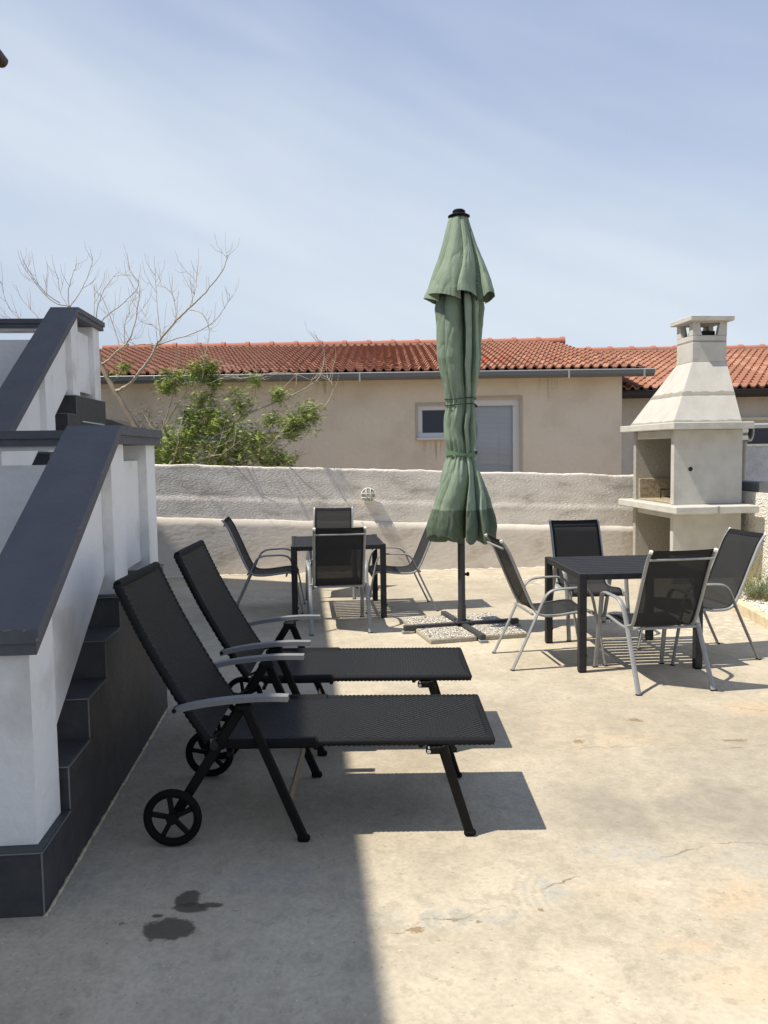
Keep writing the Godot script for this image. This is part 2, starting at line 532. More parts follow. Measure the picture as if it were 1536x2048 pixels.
# a hazy spring sky: soft blue, with a broad tilted veil of thin high cloud drawn into streaks
func sky_tex() -> ImageTexture:
	var w := 1024
	var h := 512
	var f1 := noise(FastNoiseLite.TYPE_SIMPLEX_SMOOTH, 1.0, 3, 4)
	var f2 := noise(FastNoiseLite.TYPE_SIMPLEX_SMOOTH, 1.0, 8, 3)
	var out := PackedByteArray()
	out.resize(w * h * 3)
	var stops := [[0.0, rgb(196, 210, 228)], [8.0, rgb(194, 209, 229)], [16.0, rgb(184, 200, 228)], [28.0, rgb(165, 181, 215)], [45.0, rgb(150, 168, 206)], [90.0, rgb(132, 151, 193)]]
	var tilt := deg_to_rad(20.0)
	for y in h:
		var el := (0.5 - (y + 0.5) / h) * 180.0
		var base := rgb(148, 138, 122)
		if el >= 0.0:
			for s in stops.size() - 1:
				if el >= stops[s][0] and el <= stops[s + 1][0]:
					base = (stops[s][1] as Color).lerp(stops[s + 1][1], (el - stops[s][0]) / (stops[s + 1][0] - stops[s][0]))
		var ce := cos(deg_to_rad(el))
		var se := sin(deg_to_rad(el))
		for x in w:
			var col := base
			if el >= 0.0:
				var az := ((x + 0.5) / w - 0.5) * TAU
				var d := Vector3(sin(az) * ce, se, -cos(az) * ce)
				var across := d.y * cos(tilt) - d.x * sin(tilt)
				var along := d.x * cos(tilt) + d.y * sin(tilt)
				var warp := f2.get_noise_3d(along * 1.6, across * 3.0, d.z * 1.6) * 0.09
				var band := exp(-pow((across + warp - 0.21) / 0.155, 2.0))
				var streak := f1.get_noise_3d(along * 1.3, across * 9.0, d.z * 1.3) * 0.5 + f1.get_noise_3d(along * 3.0 + 9.0, across * 26.0, d.z * 3.0) * 0.22
				var t := clampf(0.06 + band * 0.70 + streak * 0.62 + 0.22 * smoothstep(0.45, 0.8, se), 0.0, 1.0)
				col = col.lerp(rgb(222, 233, 244), t)
				col = (col.srgb_to_linear() * (1.0 / EXPOSURE)).linear_to_srgb()
			var k := (y * w + x) * 3
			out[k] = int(col.r * 255.0)
			out[k + 1] = int(col.g * 255.0)
			out[k + 2] = int(col.b * 255.0)
	return ImageTexture.create_from_image(Image.create_from_data(w, h, false, Image.FORMAT_RGB8, out))

# ------------------------------------------------------------------ ground
const GX0 := -2.8
const GX1 := 4.6
const GZ0 := 1.4
const GZ1 := 11.4
const GW := 1536
const GH := 2048

func soft_blob(px: float, pz: float, c: Vector2, r: Vector2) -> float:
	var q := Vector2((px - c.x) / r.x, (pz - c.y) / r.y)
	return clampf(1.0 - q.length(), 0.0, 1.0)

func concrete_material() -> StandardMaterial3D:
	var S := FastNoiseLite.TYPE_SIMPLEX_SMOOTH
	var imgs := []
	for a in [[0.0016, 51, 4], [0.009, 52, 5], [0.045, 53, 4], [0.16, 54, 2], [0.042, 55, 5]]:
		var im := noise(S, a[0], a[1], a[2]).get_image(GW, GH)
		im.convert(Image.FORMAT_L8)
		imgs.append(im.get_data())
	var big: PackedByteArray = imgs[0]
	var mid: PackedByteArray = imgs[1]
	var small: PackedByteArray = imgs[2]
	var tiny: PackedByteArray = imgs[3]
	var flake: PackedByteArray = imgs[4]
	var out := PackedByteArray()
	out.resize(GW * GH * 3)
	var hgt := PackedByteArray()
	hgt.resize(GW * GH)
	var r := RandomNumberGenerator.new()
	r.seed = 12
	# where the pale skin of the slab has flaked off (x, d, rx, rd, how much)
	var worn := [[0.35, 2.72, 0.75, 0.22, 0.5], [0.9, 2.6, 0.5, 0.3, 0.35], [-0.45, 3.02, 0.5, 0.22, 0.55], [1.45, 4.45, 1.2, 0.32, 0.6], [1.0, 3.5, 0.8, 0.5, 0.3], [-0.2, 2.9, 0.4, 0.25, 0.3], [0.3, 3.2, 0.6, 0.3, 0.25], [2.0, 4.2, 0.7, 0.5, 0.35]]
	var grey := [[1.35, 3.55, 0.85, 0.5, 0.8], [1.7, 3.35, 0.5, 0.5, 0.6], [2.0, 4.0, 0.9, 0.5, 0.45], [-0.9, 3.6, 1.0, 1.2, 0.35], [-1.0, 5.0, 0.8, 1.5, 0.3]]
	var blue := [[0.22, 2.73, 0.32, 0.09, 0.8], [0.97, 3.18, 0.26, 0.14, 0.75], [0.58, 2.9, 0.12, 0.16, 0.9], [-0.42, 3.02, 0.34, 0.12, 0.5], [1.5, 3.1, 0.3, 0.2, 0.5]]
	var rust := [[2.35, 4.92, 0.35, 0.2, 0.5], [1.35, 4.45, 0.3, 0.12, 0.35], [1.3, 2.72, 0.24, 0.28, 0.5], [0.96, 2.55, 0.14, 0.05, 0.6], [1.15, 2.35, 0.3, 0.15, 0.4], [0.8, 2.85, 0.2, 0.1, 0.25], [0.75, 4.6, 0.9, 0.6, 0.18]]
	var chips := [[-1.45, 8.9, 0.5, 0.12, 1.0], [1.75, 10.15, 0.8, 0.35, 1.0], [1.9, 9.75, 0.6, 0.25, 0.9], [2.9, 7.4, 0.7, 1.0, 0.8], [0.9, 10.3, 0.7, 0.35, 0.7], [2.3, 9.2, 0.6, 0.5, 0.7]]
	for y in GH:
		var pz := GZ1 - (y + 0.5) / GH * (GZ1 - GZ0)
		var lists := []
		for l in [worn, grey, blue, rust, chips]:
			var near := []
			for b in l:
				if absf(pz - b[1]) < b[3]:
					near.append(b)
			lists.append(near)
		for x in GW:
			var px := GX0 + (x + 0.5) / GW * (GX1 - GX0)
			var k := y * GW + x
			var bg := (big[k] - 128.0) / 128.0
			var md := (mid[k] - 128.0) / 128.0
			var sm := (small[k] - 128.0) / 128.0
			var ty := (tiny[k] - 128.0) / 128.0
			var fl := (flake[k] - 128.0) / 128.0
			var am := [0.0, 0.0, 0.0, 0.0, 0.0]
			for j in 5:
				for b in lists[j]:
					var qx: float = (px - b[0]) / b[2]
					var qz: float = (pz - b[1]) / b[3]
					var q := 1.0 - sqrt(qx * qx + qz * qz)
					if q > 0.0:
						am[j] = maxf(am[j], minf(1.0, q * 2.2) * b[4])
			var cr := 178.0
			var cg := 168.0
			var cb := 149.0
			# broad and middling patches of cement and dust
			var e := bg * 14.0 + md * 12.0 + sm * 8.5 + ty * 9.5
			cr += e
			cg += e * 0.98
			cb += e * 0.92
			var ga: float = am[1] * clampf(0.75 + md * 1.4, 0.0, 1.0)
			cr = lerpf(cr, 143.0 + sm * 12.0, ga)
			cg = lerpf(cg, 136.0 + sm * 12.0, ga)
			cb = lerpf(cb, 123.0 + sm * 11.0, ga)
			var ba: float = 0.7 * am[2] * clampf(0.55 + fl * 2.2 + sm * 0.9, 0.0, 1.0)
			cr = lerpf(cr, 166.0, ba)
			cg = lerpf(cg, 166.0, ba)
			cb = lerpf(cb, 160.0, ba)
			var ra: float = 0.55 * am[3] * clampf(0.7 + md * 1.6 + sm * 0.4, 0.0, 1.0)
			cr = lerpf(cr, 197.0, ra)
			cg = lerpf(cg, 158.0, ra)
			cb = lerpf(cb, 118.0, ra)
			# flaked skin: ragged darker islands
			var th: float = 0.34 - am[0] * 0.42
			var wv := fl * 0.62 + sm * 0.55 + ty * 0.42
			var hh := 150.0 + sm * 22.0 + ty * 26.0
			if wv > th:
				var wa := clampf((wv - th) * 9.0, 0.0, 1.0) * 0.42
				cr = lerpf(cr, 143.0 + ty * 12.0, wa)
				cg = lerpf(cg, 135.0 + ty * 12.0, wa)
				cb = lerpf(cb, 118.0 + ty * 12.0, wa)
				hh -= 42.0 * wa
			if am[4] > 0.0 and wv < -0.18 and md < 0.25:
				var wa2: float = clampf((-0.18 - wv) * 8.0, 0.0, 1.0) * am[4] * 0.8
				cr = lerpf(cr, 214.0, wa2)
				cg = lerpf(cg, 206.0, wa2)
				cb = lerpf(cb, 184.0, wa2)
				hh += 20.0 * wa2
			# grit
			var g := r.randf()
			if g > 0.9987:
				cr += 34.0; cg += 34.0; cb += 34.0; hh += 50.0
			elif g < 0.0010:
				cr -= 46.0; cg -= 46.0; cb -= 44.0; hh -= 60.0
			else:
				g = (g - 0.5) * 9.0
				cr += g; cg += g; cb += g
			var o := k * 3
			out[o] = clampi(int(cr), 0, 255)
			out[o + 1] = clampi(int(cg), 0, 255)
			out[o + 2] = clampi(int(cb), 0, 255)
			hgt[k] = clampi(int(hh), 0, 255)
	var rough := PackedByteArray()
	rough.resize(GW * GH)
	rough.fill(232)
	var wob := noise(S, 9.0, 61, 4)
	# spilled water, still dark
	for s in [[-0.757, 2.684, 0.094, 0.068], [-0.715, 2.814, 0.074, 0.034], [-0.738, 2.872, 0.048, 0.058], [-0.645, 2.828, 0.050, 0.02], [-0.815, 2.765, 0.020, 0.012]]:
		stamp(out, rough, s, wob, [70.0, 66.0, 56.0], 0.88, 120)
	for s in [[0.08, 2.66, 0.034, 0.016], [0.22, 2.71, 0.012, 0.008], [0.525, 2.765, 0.014, 0.012], [1.46, 4.76, 0.05, 0.03], [1.05, 4.41, 0.03, 0.03], [-0.93, 2.72, 0.016, 0.008], [0.3, 2.70, 0.01, 0.01], [1.9, 4.4, 0.06, 0.02]]:
		stamp(out, rough, s, wob, [112.0, 98.0, 76.0], 0.8, 225)
	# hairline cracks
	crack(out, hgt, [Vector2(-0.58, 2.81), Vector2(-0.5, 2.815)], 70)
	crack(out, hgt, [Vector2(-0.02, 2.64), Vector2(0.08, 2.68), Vector2(0.31, 2.74), Vector2(0.48, 2.81), Vector2(0.6, 2.93), Vector2(0.77, 3.01), Vector2(0.95, 3.06), Vector2(1.11, 3.13), Vector2(1.26, 3.22), Vector2(1.36, 3.22), Vector2(1.9, 3.24)], 71)
	crack(out, hgt, [Vector2(1.0, 4.30), Vector2(1.27, 4.33), Vector2(1.72, 4.26), Vector2(2.4, 4.4)], 72)
	crack(out, hgt, [Vector2(1.5, 5.3), Vector2(2.3, 4.9), Vector2(3.0, 4.7)], 73)
	# the arcs a trowel left in a patch
	for k in 9:
		var rad := 0.11 + k * 0.016
		var pts := []
		for j in 9:
			var an := lerpf(PI * 0.72, PI * 1.22, j / 8.0)
			pts.append(Vector2(0.69 + cos(an) * rad * 1.05, 2.85 + sin(an) * rad * 1.25))
		scratch(out, hgt, pts, 6.0 if k % 2 == 0 else -5.0)
	var im := Image.create_from_data(GW, GH, false, Image.FORMAT_RGB8, out)
	im.generate_mipmaps()
	var hm := Image.create_from_data(GW, GH, false, Image.FORMAT_L8, hgt)
	hm.convert(Image.FORMAT_RGBA8)
	hm.bump_map_to_normal_map(2.2)
	var ri := Image.create_from_data(GW, GH, false, Image.FORMAT_L8, rough)
	var m := plain(Color.WHITE, 1.0)
	m.albedo_texture = ImageTexture.create_from_image(im)
	m.normal_enabled = true
	m.normal_texture = ImageTexture.create_from_image(hm)
	m.normal_scale = 0.8
	m.roughness_texture = ImageTexture.create_from_image(ri)
	return m

func g_px(p: Vector2) -> Vector2:
	return Vector2((p.x - GX0) / (GX1 - GX0) * GW, (GZ1 - p.y) / (GZ1 - GZ0) * GH)

func stamp(out: PackedByteArray, rough: PackedByteArray, s: Array, wob: FastNoiseLite, col: Array, amount: float, ro: int) -> void:
	var c := g_px(Vector2(s[0], s[1]))
	var rx: float = s[2] / (GX1 - GX0) * GW
	var ry: float = s[3] / (GZ1 - GZ0) * GH
	for y in range(int(c.y - ry * 1.6) - 2, int(c.y + ry * 1.6) + 2):
		for x in range(int(c.x - rx * 1.6) - 2, int(c.x + rx * 1.6) + 2):
			var q := Vector2((x - c.x) / rx, (y - c.y) / ry)
			var d := q.length() + wob.get_noise_2d(x * 0.0065, y * 0.0065) * (0.3 if ro < 200 else 0.7) + wob.get_noise_2d(x * 0.03 + 9.0, y * 0.03) * (0.16 if ro < 200 else 0.8)
			var t := clampf((1.0 - d) * 5.0, 0.0, 1.0) * amount
			if t > 0.0:
				var o := (y * GW + x) * 3
				for j in 3:
					out[o + j] = int(lerpf(out[o + j], col[j] * (0.82 + 0.36 * out[o + j] / 180.0), t))
				rough[y * GW + x] = int(lerpf(rough[y * GW + x], ro, t))

func dab(out: PackedByteArray, hgt: PackedByteArray, q: Vector2, d: float) -> void:
	var x := int(q.x)
	var y := int(q.y)
	if x < 0 or y < 0 or x >= GW or y >= GH:
		return
	var o := (y * GW + x) * 3
	for j in 3:
		out[o + j] = clampi(int(out[o + j] + d), 0, 255)
	hgt[y * GW + x] = clampi(int(hgt[y * GW + x] + d * 2.0), 0, 255)

func crack(out: PackedByteArray, hgt: PackedByteArray, pts: Array, seed_: int) -> void:
	var r := RandomNumberGenerator.new()
	r.seed = seed_
	var wav := noise(FastNoiseLite.TYPE_SIMPLEX_SMOOTH, 0.02, seed_, 4)
	for k in pts.size() - 1:
		var a := g_px(pts[k])
		var b := g_px(pts[k + 1])
		var nn := int(a.distance_to(b) * 1.5) + 1
		for j in nn:
			var q := a.lerp(b, float(j) / nn)
			q += Vector2(wav.get_noise_1d(q.x), wav.get_noise_1d(q.x + 500.0)) * 9.0
			var strength := clampf(0.5 + wav.get_noise_1d(q.x * 0.7 + 900.0) * 1.6, 0.0, 1.0)
			if strength > 0.15:
				dab(out, hgt, q, -30.0 * strength)
				if r.randf() < 0.4 * strength:
					dab(out, hgt, q + Vector2(0, 1), -14.0)

func scratch(out: PackedByteArray, hgt: PackedByteArray, pts: Array, d: float) -> void:
	for k in pts.size() - 1:
		var a := g_px(pts[k])
		var b := g_px(pts[k + 1])
		var nn := int(a.distance_to(b) * 1.3) + 1
		for j in nn:
			dab(out, hgt, a.lerp(b, float(j) / nn), d)

func make_ground() -> void:
	var m := MB.new()
	# one sheet to the horizon
	var s := m.v.size()
	for p in [P(-1500, -0.02, 1500), P(1500, -0.02, 1500), P(1500, -0.02, -1500), P(-1500, -0.02, -1500)]:
		m.vert(p, Vector3.UP, Vector2(p.x, p.z) * 0.2)
	m.i.append_array([s, s + 1, s + 2, s, s + 2, s + 3])
	structure("ground", m, mats.soil)
	# the concrete slab of the terrace
	m = MB.new()
	var x0 := GX0 - 3 * (GX1 - GX0)
	var x1 := GX1 + (GX1 - GX0)
	for p in [P(x0, 0, GZ1), P(x1, 0, GZ1), P(x1, 0, GZ0 - (GZ1 - GZ0)), P(x0, 0, GZ0 - (GZ1 - GZ0))]:
		m.vert(p, Vector3.UP, Vector2((p.x - GX0) / (GX1 - GX0), (GZ1 + p.z) / (GZ1 - GZ0)))
	m.i.append_array([0, 1, 2, 0, 2, 3])
	structure("terrace_floor", m, concrete_material())

# ------------------------------------------------------------------ stairs
# stair points: s along the flight away from the camera, y up, t outwards to the right of the plinth's side
const SD := Vector2(-0.0783, 0.9969)
func ST(s: float, y: float, t: float) -> Vector3:
	return P(-1.212 + SD.x * s + SD.y * t, y, 2.768 + SD.y * s - SD.x * t)

func ext(parent: Node, called: String, poly: Array, t0: float, t1: float, material: Material) -> MeshInstance3D:
	var m := MB.new()
	extrude(m, PackedVector2Array(poly), t0, t1, ST)
	return part(parent, called, m, material)

func V(a: float, b: float) -> Vector2:
	return Vector2(a, b)

# steps: list of (s where the riser stands, height of the tread behind it); ends at s_end
func steps(parent: Node, list: Array, s_end: float, base: float, t0: float, t1: float) -> void:
	var poly := [V(list[0][0] + 0.004, base)]
	for k in list.size():
		var prev: float = base if k == 0 else list[k - 1][1]
		if k > 0:
			poly.append(V(list[k][0] + 0.004, prev - 0.012))
		poly.append(V(list[k][0] + 0.004, list[k][1] - 0.012))
	poly.append(V(s_end - 0.003, list[list.size() - 1][1] - 0.012))
	poly.append(V(s_end - 0.003, base))
	ext(parent, "stringer", poly, t0 - 0.004, t1, mats.tile)
	for k in list.size():
		var s1: float = s_end if k == list.size() - 1 else list[k + 1][0] + 0.002
		var s0: float = list[k][0]
		var y: float = list[k][1]
		var m := MB.new()
		var mid := ST((s0 + s1) * 0.5, y - 0.006, (t0 + t1) * 0.5)
		box(m, Transform3D(Basis(ST(0, 0, 1) - ST(0, 0, 0), Vector3.UP, ST(0, 0, 0) - ST(1, 0, 0)), mid), Vector3(absf(t1 - t0), 0.0118, s1 - s0 + 0.006), 0.002)
		var tread := part(parent, "tread", m, mats.tile)
		# the pale body of the tile shows along its cut edges
		m = MB.new()
		var prev: float = base if k == 0 else list[k - 1][1]
		rod(m, ST(s0 - 0.002, y - 0.006, t0 + 0.001), ST(s0 - 0.002, y - 0.006, t1), 0.0035, 5)
		rod(m, ST(s0 + 0.002, prev + 0.004, t0 - 0.002), ST(s0 + 0.002, y - 0.012, t0 - 0.002), 0.0035, 5)
		rod(m, ST(s0, y - 0.009, t0 - 0.0005), ST(s1, y - 0.009, t0 - 0.0005), 0.0028, 5)
		part(tread, "tile_edge", m, mats.grout)

func coping(parent: Node, top: Array, t0: float, t1: float) -> void:
	for tier in [[0.0, 0.048, 0.0], [0.0485, 0.092, 0.013]]:
		var up := []
		var down := []
		for k in top.size():
			var p: Vector2 = top[k]
			var sh := 0.0
			if k == 0:
				sh = tier[2]
			elif k == top.size() - 1:
				sh = -tier[2]
			up.append(p + V(sh, -tier[0]))
			down.push_front(p + V(sh, -tier[1]))
		ext(parent, "coping", up + down, t0 - tier[2], t1 + tier[2], mats.coping)

# a parapet across the stairs, between t0 and t1 at s
func cross_parapet(parent: Node, s: float, t0: float, t1: float, floor_y: float, top_y: float) -> void:
	for tier in [[0.0, 0.048, 0.0], [0.0485, 0.092, 0.013]]:
		var m := MB.new()
		var y0: float = top_y - tier[1]
		var y1: float = top_y - tier[0]
		extrude(m, PackedVector2Array([V(s - 0.13 + tier[2], y0), V(s + 0.13 - tier[2], y0), V(s + 0.13 - tier[2], y1), V(s - 0.13 + tier[2], y1)]), t0, t1, ST)
		part(parent, "coping", m, mats.coping)
	ext(parent, "coping_bed", [V(s - 0.09, top_y - 0.118), V(s + 0.09, top_y - 0.118), V(s + 0.09, top_y - 0.0925), V(s - 0.09, top_y - 0.0925)], t0, t1, mats.white)
	ext(parent, "panel", [V(s - 0.05, floor_y + 0.06), V(s + 0.05, floor_y + 0.06), V(s + 0.05, top_y - 0.205), V(s - 0.05, top_y - 0.205)], t0, t1, mats.white)
	ext(parent, "pillar", [V(s - 0.09, floor_y), V(s + 0.09, floor_y), V(s + 0.09, top_y - 0.0925), V(s - 0.09, top_y - 0.0925)], t1 - 0.001, t1 - 0.2, mats.white)

func make_stairs() -> void:
	# lower flight
	var o := thing("outdoor_staircase", "lower stair flight with white parapet and anthracite coping beside the loungers", "staircase")
	steps(o, [[0.0, 0.238], [0.333, 0.415], [0.635, 0.592], [0.943, 0.768], [1.232, 0.92]], 2.385, 0.0, 0.0, -1.25)
	var cop := [V(0.02, 1.018), V(1.325, 1.76), V(2.415, 1.76)]
	coping(o, cop, 0.016, -0.244)
	var under := func(s: float) -> float:
		return (1.018 + (s - 0.02) * 0.5686 if s < 1.325 else 1.76) - 0.0925
	ext(o, "pillar", [V(0.052, 0.239), V(0.31, 0.239), V(0.31, under.call(0.31)), V(0.052, under.call(0.052))], -0.03, -0.21, mats.white)
	ext(o, "pillar", [V(1.285, 0.921), V(1.555, 0.921), V(1.555, 1.667), V(1.325, 1.667), V(1.285, under.call(1.285))], -0.03, -0.21, mats.white)
	ext(o, "pillar", [V(2.125, 0.921), V(2.375, 0.921), V(2.375, 1.667), V(2.125, 1.667)], -0.03, -0.21, mats.white)
	ext(o, "panel", [V(0.311, 0.445), V(1.284, 1.020), V(1.284, under.call(1.284)), V(0.311, under.call(0.311))], -0.08, -0.16, mats.white)
	ext(o, "panel", [V(1.556, 0.98), V(2.124, 0.98), V(2.124, 1.578), V(1.556, 1.578)], -0.08, -0.16, mats.white)
	cross_parapet(o, 2.27, -0.262, -1.28, 0.921, 1.762)
	# chipped paint on the coping's near edge
	for c in [[0.0185, 1.0165, -0.085, 0.035, 0.004], [0.0185, 1.0155, -0.03, 0.012, 0.006], [0.55, 1.318, 0.0155, 0.02, 0.007], [0.93, 1.534, 0.0155, 0.012, 0.009], [0.021, 0.982, 0.01, 0.010, 0.012]]:
		var cm := MB.new()
		box(cm, Transform3D(Basis(ST(0, 0, 1) - ST(0, 0, 0), Vector3.UP, ST(0, 0, 0) - ST(1, 0, 0)).rotated(Vector3.UP, 0.3), ST(c[0], c[1], c[2])), Vector3(c[3], c[4], c[4]), 0.002)
		part(o, "paint_chip", cm, mats.grout)
	# mortar squeezed out along the foot of the plinth
	var fr := RandomNumberGenerator.new()
	fr.seed = 31
	var fp := PackedVector3Array()
	var fq := PackedFloat32Array()
	for k in 120:
		fp.append(ST(2.39 * k / 119.0, 0.0, 0.001 + fr.randf() * 0.004))
		fq.append(fr.randf_range(0.002, 0.010))
	var fm := MB.new()
	tube(fm, fp, fq, 6)
	part(o, "mortar_fillet", fm, mats.kerb)
	# upper landing deck that joins the flights, carried on a white block
	var deck := thing("stair_landing", "anthracite tiled landing deck behind the lower stair parapet", "landing")
	ext(deck, "deck", [V(1.232, 0.86), V(3.5, 0.86), V(3.5, 0.92), V(1.232, 0.92)], -1.262, -2.62, mats.tile)
	ext(deck, "base", [V(1.25, -0.01), V(3.48, -0.01), V(3.48, 0.859), V(1.25, 0.859)], -1.29, -2.6, mats.white)
	# upper flight, further back against the house
	o = thing("outdoor_staircase", "upper stair flight with white parapet rising behind the lower coping", "staircase")
	var list := []
	for k in 7:
		list.append([3.502 + k * 0.275, 0.92 + (k + 1) * 0.18])
	steps(o, list, 6.24, 0.0, -1.28, -2.62)
	cop = [V(3.30, 1.745), V(5.30, 3.022), V(6.27, 3.022)]
	coping(o, cop, -1.264, -1.524)
	var under2 := func(s: float) -> float:
		return (1.745 + (s - 3.30) * 0.6385 if s < 5.30 else 3.022) - 0.0925
	ext(o, "pillar", [V(3.33, 0.921), V(3.498, 0.921), V(3.498, under2.call(3.498)), V(3.33, under2.call(3.33))], -1.31, -1.49, mats.white)
	ext(o, "pillar", [V(4.373, 1.644), V(4.60, 1.644), V(4.60, under2.call(4.60)), V(4.373, under2.call(4.373))], -1.31, -1.49, mats.white)
	ext(o, "pillar", [V(5.17, 2.181), V(5.40, 2.181), V(5.40, 2.9285), V(5.30, 2.9285), V(5.17, under2.call(5.17))], -1.31, -1.49, mats.white)
	ext(o, "pillar", [V(5.95, 2.181), V(6.18, 2.181), V(6.18, 2.9285), V(5.95, 2.9285)], -1.31, -1.49, mats.white)
	for a in [[3.499, 4.372], [4.601, 5.169]]:
		var b0: float = 1.145 + (a[0] - 3.502) * 0.6545
		var b1: float = 1.145 + (a[1] - 3.502) * 0.6545
		ext(o, "panel", [V(a[0], b0), V(a[1], b1), V(a[1], under2.call(a[1])), V(a[0], under2.call(a[0]))], -1.36, -1.44, mats.white)
	ext(o, "panel", [V(5.401, 2.24), V(5.949, 2.24), V(5.949, 2.835), V(5.401, 2.835)], -1.36, -1.44, mats.white)
	cross_parapet(o, 6.10, -1.545, -2.60, 2.181, 3.022)
	var m := MB.new()
	rod(m, ST(5.30, 1.935, -1.272), ST(6.10, 1.93, -1.272), 0.008, 6)
	part(o, "trim_rail", m, mats.alu)

# ------------------------------------------------------------------ the white house whose eaves shade the terrace
func make_white_house() -> void:
	var o := thing("white_house", "tall white house whose dark gutter end pokes in at the top corner", "house")
	var e1 := Vector2(-3.385, 1.42)
	var e2 := Vector2(-4.181, 9.235)
	var d := (e2 - e1).normalized()
	var nn := Vector2(-d.y, d.x)          # to the left, into the house
	var far_dir := Vector2(-0.978, 0.207)
	var at := func(s: float, y: float, w: float) -> Vector3:
		var q: Vector2 = e2 + d * s + nn * w
		return P(q.x, y, q.y)
	var m := MB.new()
	extrude(m, PackedVector2Array([V(-18.0, -0.01), V(-0.35, -0.01), V(-0.35, 5.82), V(-18.0, 5.82)]), 0.55, 8.5, at)
	part(o, "wall", m, mats.white)
	# roof: two slopes with a small overhang, the far end cut a little askew
	m = MB.new()
	for sl in [[0.0, 4.6], [9.2, 4.6]]:
		var a: Vector3 = at.call(-18.5, 6.0, sl[0])
		var b: Vector3 = at.call(-18.5, 7.6, sl[1])
		var c: Vector3 = at.call(0.42 * sl[1], 7.6, sl[1])
		var e: Vector3 = at.call(0.42 * sl[0], 6.0, sl[0])
		var lo := Vector3(0, -0.13, 0)
		face(m, [a, b, c, e], Vector3.UP)
		face(m, [a + lo, b + lo, c + lo, e + lo], Vector3.DOWN)
		face(m, [a, e, e + lo, a + lo], at.call(0, 0, -1.0 if sl[0] == 0.0 else 1.0) - at.call(0, 0, 0))
		face(m, [e, c, c + lo, e + lo], at.call(1, 0, 0) - at.call(0, 0, 0))
		face(m, [a, b, b + lo, a + lo], at.call(-1, 0, 0) - at.call(0, 0, 0))
	part(o, "roof", m, mats.tile)
	# half-round gutter
	m = MB.new()
	var prof := []
	for k in 13:
		var an := PI * k / 12.0
		prof.append(V(cos(an) * 0.075, -sin(an) * 0.085))
	for k in range(12, -1, -1):
		var an := PI * k / 12.0
		prof.append(V(cos(an) * 0.068, -sin(an) * 0.078))
	var gut := func(w: float, y: float, s: float) -> Vector3:
		return at.call(s, y + 5.93, w - 0.078)
	extrude(m, PackedVector2Array(prof), -18.5, 0.06, gut)
	part(o, "gutter", m, mats.gutter_brown)
	m = MB.new()
	var cap := []
	for k in 13:
		cap.append(prof[k])
	extrude(m, PackedVector2Array(cap), 0.061, 0.066, gut)
	part(o, "gutter_end", m, mats.gutter_brown)
	m = MB.new()
	bar(m, at.call(-18.5, 5.945, -0.005), at.call(0.1, 5.945, -0.005), Vector3.UP, 0.05, 0.02)
	part(o, "fascia", m, mats.gutter_brown)

# ------------------------------------------------------------------ plastered wall behind the tables
func wall_d(x: float) -> float:
	return 10.70 + (x + 2.8) * 0.074

func wall_top(x: float) -> float:
	return 1.475 - (x + 2.8) * 0.0393

